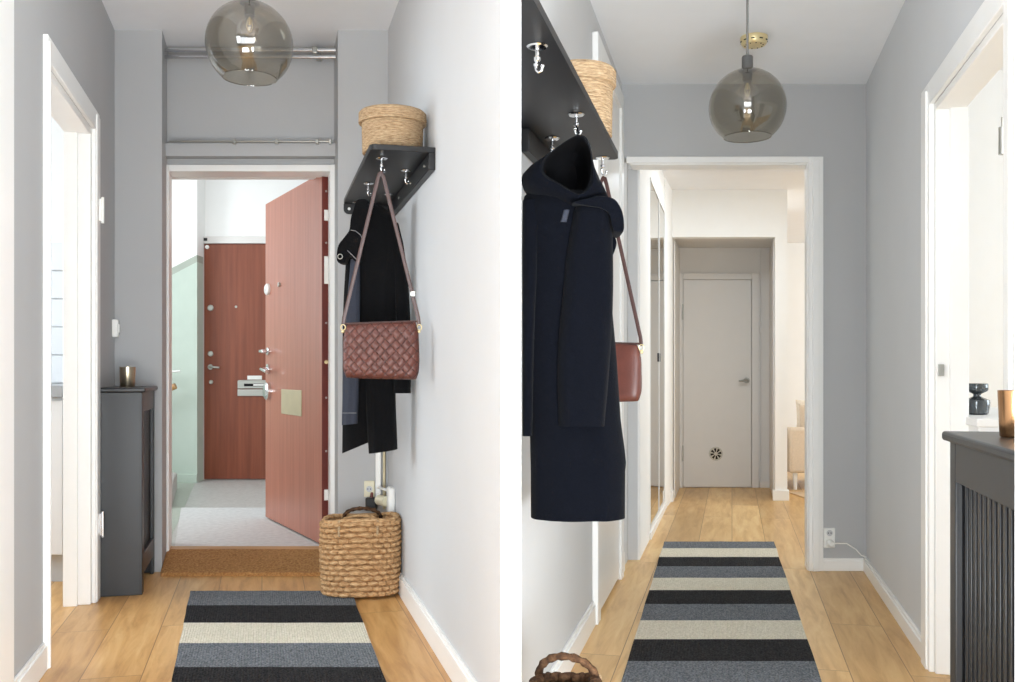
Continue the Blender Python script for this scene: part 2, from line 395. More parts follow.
mb.slab([(xs0, dz(xs0) + 0.062), (xs1, dz(xs1) + 0.062), (xs1, 3.2), (xs0, 3.2)], 8.4, 8.8, 0)
struct('wall_stair', mb, ['white_wall', 'green', 'green_line'], 'stairwell wall, pale green below a slanting line and white above', 'wall')
mb = MB(); mb.box(-2.97, xs1 + 0.004, 8.375, 8.41, 0.06, 0.14)
struct('baseboard_2', mb, 'green', 'pale baseboard under the green stairwell wall', 'baseboard', 0.003)
mb = MB(); mb.box(xs1, -0.1, 8.62, 8.8, 0, 3.2)
struct('wall_landing', mb, 'white_wall', 'white wall above the closed brown door across the landing', 'wall')
mb = MB(); mb.box(-0.2, -0.1, 5.42, 8.7, 0, 3.2); mb.box(-4.7, -4.6, 5.42, 8.7, 0, 3.2)
struct('wall_stairwell_side', mb, 'white_wall', 'white side walls of the stairwell', 'wall')
mb = MB(); mb.prism([L(-0.53, 5.36), (-4.7, 5.36), (-4.7, 5.46), L(-0.53, 5.46)], 0, 3.2); mb.prism([L(0.40, 5.40), (-0.1, 5.40), (-0.1, 5.46), L(0.40, 5.46)], 0, 3.2); mb.prism([L(-0.54, 5.421), L(0.42, 5.421), L(0.42, 5.46), L(-0.54, 5.46)], 2.15, 3.2)
struct('wall_stairwell_front', mb, 'white_wall', 'stairwell side of the entrance wall', 'wall')
mb = MB(); mb.box(-4.7, -0.1, 5.36, 8.8, 3.2, 3.3)
struct('ceiling_stairwell', mb, 'ceil', 'white stairwell ceiling', 'ceiling')
mb = MB()
for k in range(3):
    x = -2.445 - 0.28 * k
    mb.prism([(-4.5, 6.83), (x, 6.83), (x - 0.34, 7.9), (-4.5, 7.9)], 0.06 + 0.15 * k, 0.06 + 0.15 * (k + 1))
struct('stairs', mb, 'stone', 'grey stone steps going up at the left of the landing', 'stairs', 0.02, seg=3)

# ---- door across the landing (closed)
DY = 8.585
d2 = thing('door_2', 'closed dark red brown door across the stone landing', 'door', (-2.783, DY, 0.064), kind='structure')
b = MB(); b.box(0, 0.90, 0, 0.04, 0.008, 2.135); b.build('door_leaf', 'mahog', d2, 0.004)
b = MB(); b.box(-0.062, 0.0, -0.02, 0.05, 0, 2.20); b.box(0.90, 0.962, -0.02, 0.05, 0, 2.20); b.box(0, 0.90, -0.02, 0.05, 2.137, 2.20)
b.build('door_frame', 'greige', d2, 0.004)
def lock(parent, x, y, z, r, m='steel'):
    k = MB(); k.sweep([(x, y, z), (x, y - 0.006, z), (x, y - 0.012, z)], [r, r, r * 0.8], 24); k.sweep([(x, y - 0.012, z), (x, y - 0.017, z)], r * 0.45, 16)
    return k.build('lock', m, parent)
def lever(parent, x, y, z, dx, m='steel', L_=0.095, r=0.024):
    k = MB(); k.sweep([(x, y, z), (x, y - 0.01, z)], r, 24)
    k.sweep([(x, y - 0.008, z), (x, y - 0.045, z), (x + dx * 0.02, y - 0.052, z), (x + dx * L_, y - 0.052, z - 0.006)], [0.010, 0.010, 0.011, 0.008], 12)
    return k.build('door_handle', m, parent)
lock(d2, 0.059, 0, 1.556, 0.028); lock(d2, 0.059, 0, 1.142, 0.025); lock(d2, 0.065, 0, 0.886, 0.019)
lever(d2, 0.059, 0, 1.022, 1)
b = MB(); b.sweep([(0.29, 0, 1.566), (0.29, -0.008, 1.566)], 0.011, 16); b.build('peephole', 'steel', d2)
b = MB(); b.sweep([(0.03, 0, 2.105), (0.03, -0.012, 2.105)], 0.018, 20); b.build('door_sensor', 'white_plastic', d2)
b = MB(); b.box(0.005, 0.036, -0.026, -0.018, 2.16, 2.185); b.build('name_tag', 'black_plastic', d2)
b = MB(); b.box(0.305, 0.60, -0.012, 0, 0.828, 0.898); b.box(0.305, 0.60, -0.014, 0, 0.760, 0.820); b.box(0.315, 0.59, -0.018, -0.01, 0.895, 0.904)
ms = b.build('mail_slot', 'steel', d2, 0.003)
b = MB(); b.box(0.365, 0.585, -0.0155, -0.011, 0.848, 0.872); b.build('slot', 'dark', ms)
b = MB(); b.box(0.45, 0.555, -0.0175, -0.0145, 0.853, 0.868); b.build('name_strip', 'white_plastic', ms)
b = MB(); b.box(0.392, 0.524, -0.006, 0, 0.908, 0.944); b.build('name_plate', 'white_plastic', d2, 0.002)

# ---- the open entrance door, swung out over the landing
hx, hy, fx, fy = -1.067, 5.33, -1.648, 6.35
ang = math.atan2(fy - hy, fx - hx)                 # leaf direction
LEN = math.hypot(fx - hx, fy - hy)
d1 = thing('door_1', 'open red brown entrance door swung out over the landing', 'door', (hx, hy, 0.0), ang, kind='structure')
# local x runs from the hinges to the free edge; local -y faces away from the view, +y is the face towards the left
b = MB(); b.box(0, LEN, -0.045, 0, 0.076, 2.165); b.build('door_leaf', 'mahog_lit', d1, 0.003)
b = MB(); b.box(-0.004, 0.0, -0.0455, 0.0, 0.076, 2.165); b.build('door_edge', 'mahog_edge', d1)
for z, hgt in ((1.925, 0.06), (1.617, 0.155), (0.354, 0.06)):
    b = MB(); b.box(-0.008, -0.003, -0.034, -0.012, z - hgt / 2, z + hgt / 2); b.build('hinge', 'white_plastic', d1, 0.001)
for z in (2.06, 1.77, 1.32, 1.10, 0.90, 0.60):
    b = MB(); b.sweep([(-0.003, -0.024, z), (-0.007, -0.024, z)], 0.006 if z != 1.10 else 0.011, 12); b.build('screw', 'brass' if z == 1.10 else 'steel', d1)
b = MB(); b.box(0.37, 0.79, 0, 0.004, 0.78, 0.935); b.build('cover_plate', 'brass_dull', d1, 0.002)
b = MB(); b.sweep([(0.83, 0, 1.60), (0.83, 0.012, 1.60)], 0.014, 16); b.build('peephole', 'steel', d1)
def face_lock(x, z, rx, rz, t, m='steel'):
    k = MB(); k.loft([[(x + rx * s * math.cos(2 * PI * i / 24), y, z + rz * s * math.sin(2 * PI * i / 24)) for i in range(24)] for y, s in ((0, 1), (t * 0.7, 1), (t, 0.8))])
    return k.build('lock', m, d1)
face_lock(1.10, 1.59, 0.045, 0.038, 0.02, 'white_plastic')
o = face_lock(1.09, 1.18, 0.03, 0.026, 0.015, 'chrome')
b = MB(); b.sweep([(1.09, 0.015, 1.18), (1.09, 0.05, 1.18)], 0.012, 14); b.box(1.04, 1.12, 0.045, 0.06, 1.172, 1.19); b.build('thumb_turn', 'chrome', d1, 0.003)
b = MB(); b.sweep([(1.09, 0, 1.063), (1.09, 0.012, 1.063)], 0.034, 20); b.sweep([(1.09, 0.01, 1.063), (1.09, 0.05, 1.063), (1.06, 0.058, 1.063), (0.93, 0.058, 1.045)], 0.012, 12)
b.build('door_handle', 'chrome', d1)
b = MB(); b.sweep([(1.10, -0.045, 1.063), (1.10, -0.09, 1.063), (0.98, -0.095, 1.06)], 0.012, 12); b.build('door_handle', 'chrome', d1)
face_lock(1.085, 0.918, 0.06, 0.058, 0.03, 'chrome')

# ---- kitchen beyond the left doorway
mb = MB(); mb.box(-4.6, -2.0, 5.32, 5.42, 0, 2.75)
struct('wall_kitchen', mb, 'white_wall', 'white kitchen wall seen through the left doorway', 'wall')
mb = MB(); mb.box(-4.7, -4.6, 2.0, 5.4, 0, 0.9); mb.box(-4.7, -4.6, 2.0, 5.4, 2.3, 2.75); mb.box(-4.7, -4.6, 2.0, 2.6, 0, 2.75); mb.box(-4.7, -4.6, 4.6, 5.4, 0, 2.75); mb.box(-4.7, -1.35, 1.9, 2.0, 0, 2.75)
struct('wall_kitchen_side', mb, 'white_wall', 'white outer walls of the left kitchen', 'wall')
mb = MB(); mb.prism([(-4.7, 1.9), (-1.38, 1.9), L(WL - 0.105, 5.4), (-4.7, 5.4)], 2.75, 2.85)
struct('ceiling_kitchen', mb, 'ceil', 'white ceiling of the left kitchen', 'ceiling')
t = thing('kitchen_cabinet', 'white kitchen base unit seen through the left doorway', 'cabinet', (-3.64, 4.68, 0))
b = MB(); b.box(0, 1.43, 0.02, 0.62, 0.14, 0.92); b.build('body', 'kitchen', t, 0.002)
for k in range(3):
    b = MB(); b.box(0.004 + k * 0.476, 0.472 + k * 0.476, 0, 0.02, 0.145, 0.905); b.build('cabinet_door', 'kitchen', t, 0.002)
b = MB(); b.box(0, 1.43, 0.06, 0.62, 0, 0.14); b.build('plinth', 'plinth', t)
b = MB(); b.box(-3.66, -2.205, 4.655, 5.31, 0.921, 0.978)
tag(b.build('worktop', 'marble', bevel=0.003), 'grey marble worktop on the white kitchen unit', 'worktop')
b = MB()
for k in range(5): b.box(-3.9, -2.18, 5.302, 5.318, 0.985 + k * 0.157, 1.136 + k * 0.157)
struct('trim_6', b, 'tile', 'white glazed tiles behind the marble worktop', 'tiles', 0.002)

# ---- right corridor: walls
WR = 0.705
mb = MB()
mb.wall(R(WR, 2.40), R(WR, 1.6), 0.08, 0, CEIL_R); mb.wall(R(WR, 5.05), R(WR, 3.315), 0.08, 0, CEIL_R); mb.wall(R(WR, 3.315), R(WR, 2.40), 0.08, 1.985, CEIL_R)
struct('wall_right', mb, 'paint_lit_mid', 'pale grey wall with the bright doorway on the right', 'wall')
mb = MB()
for a, b_ in ((2.305, 2.405), (3.310, 3.445)):
    mb.wall(R(WR, b_), R(WR, a), -0.018, 0, 2.06); mb.wall(R(WR, b_ - 0.03), R(WR, a + 0.025), -0.025, 0, 2.035)
mb.wall(R(WR, 3.310), R(WR, 2.405), -0.018, 1.98, 2.06)
mb.wall(R(WR, 3.320), R(WR, 3.290), 0.10, 0, 1.985); mb.wall(R(WR, 2.425), R(WR, 2.395), 0.10, 0, 1.985); mb.wall(R(WR, 3.290), R(WR, 2.425), 0.098, 1.955, 1.983)
p = R(WR, 3.265); mb.wall((p[0] + 0.045 + SR * 0.03, p[1] + 0.03), (p[0] + 0.045, p[1]), 0.06, 0, 1.96)
fr = struct('trim_7', mb, 'trim', 'white casing around the bright doorway in the right wall', 'door frame', 0.003)
h = MB(); h.rod((0, 0, -0.04), (0, 0, 0.03), 0.011); h.rod((0, 0, 0.03), (0, 0, 0.055), 0.005)
h = h.build('hinge', 'steel', fr); p = R(WR + 0.002, 2.435); h.location = (p[0] - 0.012, p[1], 1.645)
h = MB(); h.box(-0.012, 0.006, -0.015, 0.012, -0.02, 0.02); h = h.build('strike_plate', 'steel', fr, 0.001); p = R(WR + 0.02, 3.289); h.location = (p[0], p[1], 1.053); h.rotation_euler.z = AR
mb = MB(); mb.prism([(0.773, 1.46), (2.4, 1.46), (2.4, 1.56), (0.832, 1.56)], 0, CEIL_R)
struct('wall_near_right', mb, 'paint', 'pale grey wall end at the right edge', 'wall')
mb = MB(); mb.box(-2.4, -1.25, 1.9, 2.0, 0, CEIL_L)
struct('wall_near_left', mb, 'paint_lit', 'pale grey wall end left of the left corridor', 'wall')
mb = MB(); mb.wall(R(WR, 5.0), R(WR, 3.445), -0.016, 0, 0.060); mb.wall(R(WR, 5.0), R(WR, 3.445), -0.010, 0.060, 0.075)
struct('baseboard_right', mb, 'trim', 'white baseboard along the right wall of the right corridor', 'baseboard', 0.002)
# back wall with the wide opening
mb = MB(); mb.prism([R(-0.60, 5.0), R(0.73, 5.0), R(0.73, 5.12), R(-0.60, 5.12)], 2.172, CEIL_R)
mb.prism([(1.629, 5.0), R(0.73, 5.0), R(0.73, 5.12), (1.654, 5.12)], 0, 2.172)
struct('wall_back', mb, 'paint', 'grey wall around the white framed opening of the right corridor', 'wall')
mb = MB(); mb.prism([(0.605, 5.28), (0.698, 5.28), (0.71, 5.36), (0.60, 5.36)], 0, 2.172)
struct('wall_stub', mb, 'paint_lit', 'narrow pale grey wall strip left of the opening, beside the bag', 'wall')
mb = MB()
mb.prism([(1.556, 4.982), (1.634, 4.982), (1.634, 5.0), (1.556, 5.0)], 0, 2.176)
mb.prism([(1.575, 4.972), (1.612, 4.972), (1.612, 4.985), (1.575, 4.985)], 0, 2.16)
mb.prism([(0.60, 4.982), (1.556, 4.982), (1.556, 5.0), (0.60, 5.0)], 2.142, 2.176)
mb.prism([(1.552, 5.0), (1.628, 5.0), (1.655, 5.13), (1.58, 5.13)], 0, 2.15)
mb.prism([(0.62, 5.0), (1.552, 5.0), (1.58, 5.13), (0.65, 5.13)], 2.135, 2.170)
struct('trim_8', mb, 'trim', 'white frame of the wide opening at the end of the right corridor', 'door frame', 0.003)
mb = MB(); mb.box(1.60, 1.85, 4.984, 5.0, 0, 0.052); mb.box(1.60, 1.85, 4.990, 5.0, 0.052, 0.066)
struct('baseboard_3', mb, 'trim', 'white baseboard below the double wall socket', 'baseboard', 0.002)
mb = MB()
mb.wall(R(-0.579, 2.66), R(-0.579, 3.92), -0.016, 0, 0.085); mb.wall(R(-0.579, 2.66), R(-0.579, 3.92), -0.010, 0.085, 0.10)
mb.wall(R(-0.579, 4.90), R(-0.579, 5.0), -0.016, 0, 0.1)
struct('baseboard_4', mb, 'trim', 'white baseboard along the left wall of the right corridor', 'baseboard', 0.002)
# flush white door in the left wall, behind coat and shelf
d4 = thing('door_4', 'flush white door in the left wall of the right corridor behind the navy coat', 'door', R(-0.579, 3.93) + (0,), AR, kind='structure')
b = MB(); b.box(0, 0.026, 0, 0.085, 0, 2.455); b.box(0, 0.026, 0.87, 0.955, 0, 2.455); b.box(0, 0.026, 0.085, 0.87, 2.37, 2.455); b.build('door_frame', 'trim', d4, 0.004)
b = MB(); b.box(0, 0.014, 0.088, 0.867, 0.02, 2.367); b.build('door_leaf', 'trim', d4, 0.003)

# ---- hall beyond the opening
HL = -0.513
mb = MB(); mb.wall(R(HL, 5.28), R(HL, 5.93), 0.08, 0, CEIL_H); mb.wall(R(HL - 0.03, 5.93), R(HL - 0.03, 7.75), 0.08, 0, CEIL_H); mb.wall(R(HL, 5.93), R(HL, 7.2), 0.08, 2.262, CEIL_H)
struct('wall_hall_left', mb, 'white_wall', 'white wall of the far hall at its left', 'wall')
for i, (ya, yb, lab) in enumerate(((5.94, 6.66, 'nearer mirror door on the left wall of the far hall'), (6.67, 7.20, 'farther mirror door on the left wall of the far hall'))):
    t = thing('mirror_door', lab, 'mirror', R(HL, ya) + (0,), AR, 'mirror sliding doors of the far hall')
    LN = (yb - ya) * math.hypot(1, SR)
    b = MB(); b.box(-0.02, 0.0, 0.006, LN - 0.006, 0.07, 2.25); b.build('mirror_glass', 'mirror', t)
    b = MB(); b.box(-0.022, 0.004, 0, 0.012, 0.06, 2.26); b.box(-0.022, 0.004, LN - 0.012, LN, 0.06, 2.26); b.box(-0.022, 0.004, 0, LN, 0.045, 0.075); b.box(-0.022, 0.004, 0, LN, 2.245, 2.262); b.build('mirror_frame', 'trim', t)
    yh = LN - 0.05 if i == 0 else 0.05
    b = MB(); b.box(0, 0.006, yh - 0.018, yh + 0.018, 1.115, 1.175); b.build('finger_pull', 'black_plastic', t, 0.002)
mb = MB(); mb.wall(R(HL, 5.9), R(HL, 7.65), -0.012, 0, 0.045)
struct('baseboard_5', mb, 'trim', 'low white plinth under the mirror doors', 'baseboard', 0.002)
mb = MB(); mb.prism([R(HL - 0.02, 7.2), R(HL + 0.004, 7.2), R(-0.486, 7.7), R(-0.486, 8.6), R(HL - 0.1, 8.6)], 0, CEIL_H)
mb.prism([R(-0.486, 7.7), R(0.348, 7.7), R(0.348, 7.82), R(-0.486, 7.82)], 2.136, CEIL_H)
mb.prism([R(0.348, 7.7), R(0.448, 7.7), R(0.448, 8.7), R(0.348, 8.7)], 0, CEIL_H)
struct('wall_alcove', mb, 'white_wall', 'white wall and header around the far door alcove', 'wall')
mb = MB(); mb.prism([R(0.33, 7.685), R(0.462, 7.685), R(0.462, 7.75), R(0.33, 7.75)], 0, 0.085)
mb.prism([R(-0.50, 7.60), R(-0.47, 7.60), R(-0.47, 7.72), R(-0.50, 7.72)], 0, 0.085)
struct('baseboard_6', mb, 'trim', 'white baseboard at the foot of the far alcove walls', 'baseboard', 0.003)
mb = MB(); mb.prism([R(-0.52, 8.56), R(0.36, 8.56), R(0.36, 8.66), R(-0.52, 8.66)], 0, 2.3)
mb.prism([R(-0.481, 7.83), R(-0.470, 7.83), R(-0.470, 8.58), R(-0.481, 8.58)], 0, 2.13)
mb.prism([R(0.338, 7.83), R(0.349, 7.83), R(0.349, 8.58), R(0.338, 8.58)], 0, 2.13)
mb.prism([R(-0.49, 7.80), R(0.35, 7.80), R(0.35, 8.58), R(-0.49, 8.58)], 2.16, 2.2)
struct('wall_far', mb, 'greige', 'warm greige wall around the far door', 'wall')
mb = MB(); mb.box(2.23, 2.335, 8.535, 8.56, 0, 0.06)
struct('baseboard_7', mb, 'greige', 'greige baseboard right of the far door', 'baseboard', 0.002)
d3 = thing('door_3', 'plain greige door with round vent at the end of the far hall', 'door', (1.539, 8.55, 0), kind='structure')
b = MB(); b.box(0, 0.612, -0.012, 0.02, 0.008, 1.868); b.build('door_leaf', 'greige', d3, 0.003)
b = MB(); b.box(-0.062, -0.004, -0.02, 0.02, 0, 1.93); b.box(0.616, 0.678, -0.02, 0.02, 0, 1.93); b.box(-0.004, 0.616, -0.02, 0.02, 1.872, 1.93); b.build('door_frame', 'greige', d3, 0.004)
b = MB(); b.box(0.70, 0.706, -0.004, 0.01, 0, 2.15); b.box(0.78, 0.786, -0.004, 0.01, 0, 2.15); b.build('panel_strip', 'greige', d3)
lever(d3, 0.568, -0.012, 0.965, -1, 'steel', 0.08, 0.026)
b = MB()
for k in range(3):
    z = (1.58, 0.31)[k] if k < 2 else None
    if z: b.rod((-0.006, -0.02, z - 0.07), (-0.006, -0.02, z + 0.07), 0.007)
b.build('hinge', 'steel', d3)
b = MB()
b.sweep([(0.292, -0.012, 0.307), (0.292, -0.018, 0.307)], 0.062, 32)
vt = b.build('round_vent', 'steel', d3)
b = MB()
for k in range(8):
    a = 2 * PI * k / 8 + 0.2
    b.slab([(0.292 + rr * math.cos(a + da), 0.307 + rr * math.sin(a + da)) for rr, da in ((0.018, -0.3), (0.05, -0.26), (0.05, 0.2), (0.018, 0.2))], -0.020, -0.017)
b.build('vent_slots', 'dark', vt)
# living room
mb = MB(); mb.box(0.5, 7.0, 10.9, 11.0, 0, CEIL_H)
struct('wall_living_room', mb, 'white_wall', 'white living room wall behind the beige sofa', 'wall')
mb = MB(); mb.box(7.0, 7.1, 5.0, 11.0, 0, 0.6); mb.box(7.0, 7.1, 5.0, 11.0, 2.35, CEIL_H); mb.box(7.0, 7.1, 5.0, 6.5, 0, CEIL_H); mb.box(7.0, 7.1, 10.0, 11.0, 0, CEIL_H)
struct('wall_living_room_side', mb, 'white_wall', 'white window wall of the living room', 'wall')
mb = MB(); mb.box(1.88, 7.0, 5.02, 5.12, 0, CEIL_H)
struct('wall_living_room_front', mb, 'white_wall', 'living room side of the corridor end wall', 'wall')

# ---- kitchen beyond the right doorway
mb = MB(); mb.box(1.95, 5.5, 4.9, 5.0, 0, 2.6); mb.box(5.5, 5.6, 1.5, 5.0, 0, 0.8); mb.box(5.5, 5.6, 1.5, 5.0, 2.3, 2.6); mb.box(5.5, 5.6, 1.5, 2.2, 0, 2.6); mb.box(5.5, 5.6, 4.3, 5.0, 0, 2.6); mb.box(2.4, 5.6, 1.45, 1.55, 0, 2.6)
struct('wall_side_room', mb, 'white_wall', 'bright white walls of the room beyond the right doorway', 'wall')
mb = MB(); mb.prism([R(WR + 0.09, 1.5), (5.6, 1.5), (5.6, 5.0), R(WR + 0.09, 5.0)], 2.6, 2.7)
struct('ceiling_side_room', mb, 'ceil', 'white ceiling of the room beyond the right doorway', 'ceiling')
t = thing('side_cabinet', 'white cabinet under the grey vase beyond the right doorway', 'cabinet', R(0.80, 3.12) + (0,), AR)
b = MB(); b.box(0.01, 0.5, 0.01, 1.1, 0.08, 0.866); b.build('body', 'kitchen', t, 0.003)
b = MB(); b.box(0, 0.52, -0.01, 1.12, 0.866, 0.894); b.build('top', 'kitchen', t, 0.004)
b = MB(); b.box(0.03, 0.48, 0.04, 1.06, 0, 0.08); b.build('plinth', 'plinth', t)
b = MB(); b.box(0.02, 0.49, -0.006, 0.012, 0.1, 0.85); b.build('cabinet_door', 'kitchen', t, 0.002)

# ---- ante-room behind the viewer
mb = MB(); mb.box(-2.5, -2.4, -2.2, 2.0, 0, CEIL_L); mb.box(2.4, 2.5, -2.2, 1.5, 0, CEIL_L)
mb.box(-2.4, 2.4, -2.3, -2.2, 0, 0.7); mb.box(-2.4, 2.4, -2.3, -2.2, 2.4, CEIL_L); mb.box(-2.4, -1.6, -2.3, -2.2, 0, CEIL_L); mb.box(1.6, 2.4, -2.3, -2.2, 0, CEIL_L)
struct('wall_ante_room', mb, 'paint_lit', 'ante room walls around a wide window', 'wall')

# ================================================================== THINGS
# ---- pendant lamps
def pendant(name, label, loc, ceil_z, rad=0.144):
    t = thing(name, label, 'lamp', loc)
    b = MB(); prof = []
    a0, a1 = math.radians(12), math.radians(180 - 38)
    for k in range(41):
        a = a0 + (a1 - a0) * k / 40; prof.append((rad * math.sin(a), rad * math.cos(a)))
    b.lathe(prof, 64)
    b.build('glass_shade', 'smoke', t)
    rr, rz_ = prof[-1]
    b = MB(); b.sweep([(rr * math.cos(2 * PI * k / 64), rr * math.sin(2 * PI * k / 64), rz_) for k in range(65)], 0.0016, 8); b.build('shade_rim', 'smoke', t)
    zt = rad * math.cos(a0)
    b = MB(); b.lathe([(0.002, zt + 0.052), (0.019, zt + 0.052), (0.021, zt + 0.048), (0.021, zt + 0.002), (0.033, zt), (0.033, zt - 0.004), (0.018, zt - 0.006), (0.016, zt - 0.045), (0.002, zt - 0.045)], 32, cap0=True, cap1=True); b.build('socket', 'gunmetal', t)
    b = MB(); pr = [(0.0125, zt - 0.040), (0.0135, zt - 0.058)]
    for k in range(0, 17):
        a = math.radians(25) + (PI - math.radians(25)) * k / 16
        pr.append((max(0.0005, 0.030 * math.sin(a)), zt - 0.086 + 0.030 * math.cos(a)))
    b.lathe(pr, 32); bl = b.build('bulb', 'clear', t)
    b = MB(); b.sweep([(-0.006, 0, zt - 0.055), (-0.010, 0, zt - 0.08), (-0.004, 0, zt - 0.098), (0.004, 0, zt - 0.098), (0.010, 0, zt - 0.08), (0.006, 0, zt - 0.055)], 0.0015, 6); b.rod((0, 0, zt - 0.05), (0, 0, zt - 0.075), 0.004)
    b.build('filament', 'brass', bl)
    b = MB(); b.rod((0, 0, zt + 0.05), (0, 0, ceil_z - loc[2]), 0.0045, 10); b.build('cord', 'cord', t)
    b = MB(); b.lathe([(0.002, ceil_z - loc[2] - 0.035), (0.012, ceil_z - loc[2] - 0.03), (0.03, ceil_z - loc[2])], 24, cap0=True, cap1=True); b.build('ceiling_hook_cap', 'gunmetal', t)
    return t
pendant('pendant_lamp', 'smoked glass globe pendant hanging in front of the chrome pipes, left corridor', (-0.884, 3.2, 2.150), CEIL_L)
pendant('pendant_lamp', 'smoked glass globe pendant on a grey cord in the right corridor', (0.892, 3.6, 2.050), CEIL_R)
t = thing('ceiling_rose', 'round brass ceiling outlet behind the right pendant cord', 'ceiling rose', (1.094, 4.295, CEIL_R))
b = MB(); b.lathe([(0.060, 0), (0.061, -0.008), (0.057, -0.030), (0.050, -0.038), (0.001, -0.040)], 40, cap0=True); b.build('dome', 'brass', t)
b = MB()
for k in range(10):
    a = 2 * PI * k / 10
    b.sweep([(0.0585 * math.cos(a + d), 0.0585 * math.sin(a + d), -0.022) for d in (-0.13, 0, 0.13)], 0.0028, 8)
    b.ball((0.04 * math.cos(a + 0.3), 0.04 * math.sin(a + 0.3), -0.0385), 0.003)
b.build('vent_slots', 'dark', t)

# ---- pipes above the entrance door
for z, lab in ((2.772, 'upper chrome pipe running across under the left ceiling'), (2.735, 'lower chrome pipe running across under the left ceiling')):
    p0, p1 = L(-0.522, 5.1), L(0.397, 5.1)
    b = MB(); b.rod(p0 + (z,), p1 + (z,), 0.010, 16); o = tag(b.build('chrome_pipe', 'chrome'), lab, 'pipe', 'chrome pipes above the entrance door')
    q = L(0.285, 5.1)
    if z > 2.75:
        b = MB(); b.box(q[0] - 0.014, q[0] + 0.014, 5.085, 5.225, 2.752, 2.79); b.build('pipe_bracket', 'steel', o, 0.004)
p0, p1 = L(-0.50, 5.14), L(0.38, 5.14)
b = MB(); b.rod(p0 + (2.292,), p1 + (2.292,), 0.0055, 12); o = tag(b.build('thin_pipe', 'steel'), 'thin grey pipe along the ledge above the entrance door', 'pipe')
for u in (-0.15, 0.08, 0.30, 0.37):
    q = L(u, 5.14); b = MB(); b.box(q[0] - 0.008, q[0] + 0.008, 5.128, 5.155, 2.278, 2.303); b.build('pipe_clip', 'steel', o, 0.002)

# ---- radiator covers
def radiator_cover(label, loc, rz, ln, dp, ht, side, slat=0.018, gap=0.020):
    """side = +1: slatted front towards +x, -1: towards -x.  local y runs along the wall, x from the wall (0) outwards"""
    t = thing('radiator_cover', label, 'radiator cover', loc, rz)
    s = side
    def bx(b, x0, x1, *r): b.box(min(s * x0, s * x1), max(s * x0, s * x1), *r)
    b = MB(); bx(b, 0.005, dp - 0.005, 0, 0.018, 0, ht - 0.022); b.build('side_panel', 'cover', t, 0.002)
    b = MB(); bx(b, 0.005, dp - 0.005, ln - 0.018, ln, 0, ht - 0.022); b.build('side_panel', 'cover', t, 0.002)
    b = MB(); st = 0.055
    bx(b, dp - 0.018, dp, 0, st, 0, ht - 0.022); bx(b, dp - 0.018, dp, ln - st, ln, 0, ht - 0.022); bx(b, dp - 0.018, dp, st, ln - st, ht - 0.115, ht - 0.022); bx(b, dp - 0.018, dp, st, ln - st, 0.09, 0.185)
    b.build('front_frame', 'cover', t, 0.003)
    n = int((ln - 2 * st) / (slat + gap)); pitch = (ln - 2 * st) / n
    for k in range(n):
        y = st + pitch * (k + 0.5)
        b = MB(); bx(b, dp - 0.034, dp - 0.018, y - slat / 2, y + slat / 2, 0.17, ht - 0.10); b.build('slat', 'slat', t, 0.002)
    b = MB(); bx(b, 0.006, dp - 0.06, 0.03, ln - 0.03, 0.12, ht - 0.06); b.build('radiator', 'dark', t, 0.004)
    b = MB(); bx(b, -0.0, dp + 0.016, -0.016, ln + 0.016, ht - 0.022, ht); b.build('top', 'cover', t, 0.007, seg=3)
    return t
COV_L = L(WL + 0.002, 4.405)
radiator_cover('charcoal slatted radiator cover against the left corridor wall beyond the kitchen doorway', COV_L + (0,), AL, 0.53, 0.200, 0.972, 1)
HR = 0.906
COV_R = R(WR - 0.002, 1.58)
radiator_cover('charcoal slatted radiator cover at the right edge below the copper candle glass', COV_R + (0,), AR, 0.665, 0.178, HR, -1)
def candle_glass(label, loc, r, h, m):
    t = thing('candle_holder', label, 'candle holder', loc)
    b = MB(); b.lathe([(0.001, 0.001), (r * 0.86, 0.001), (r * 0.90, 0.004), (r, h), (r - 0.0025, h), (r * 0.9 - 0.003, 0.012), (0.001, 0.012)], 40, cap0=True, cap1=True); b.build('cup', m, t)
    b = MB(); b.lathe([(0.001, 0.012), (r * 0.84, 0.013), (r * 0.88, h * 0.5), (0.001, h * 0.5)], 32, cap0=True, cap1=True); b.build('candle', 'cushion', t)
    return t
p = L(WL + 0.105, 4.70)
candle_glass('champagne metal candle holder on top of the left radiator cover', (p[0], p[1], 0.972), 0.038, 0.098, 'champagne')
candle_glass('copper candle holder on top of the right radiator cover', (1.096, 2.06, HR), 0.039, 0.102, 'bronze')

# ---- grey vase
t = MB(); u = 0.00358
t.lathe([(0.001, 0), (9.0 * u, 0), (10.5 * u, 1.2 * u), (12 * u, 12 * u), (11.5 * u, 14.5 * u), (3.8 * u, 18 * u), (3.4 * u, 19.2 * u), (3.8 * u, 20.4 * u), (9.6 * u, 23.5 * u), (10.3 * u, 25 * u), (10.3 * u, 30 * u), (9.6 * u, 31 * u), (8.6 * u, 31 * u), (8.4 * u, 26 * u), (0.001, 25 * u)], 48, cap0=True, cap1=True)
o = t.build('vase', 'vase'); p = R(0.877, 3.4); o.location = (p[0], p[1], 0.8945)
tag(o, 'small hourglass shaped grey glass vase on the white cabinet beyond the right doorway', 'vase')
t = MB(); t.lathe([(0.001, 0), (0.03, 0), (0.034, 0.004), (0.036, 0.03), (0.033, 0.03), (0.03, 0.006), (0.001, 0.005)], 32, cap0=True, cap1=True)

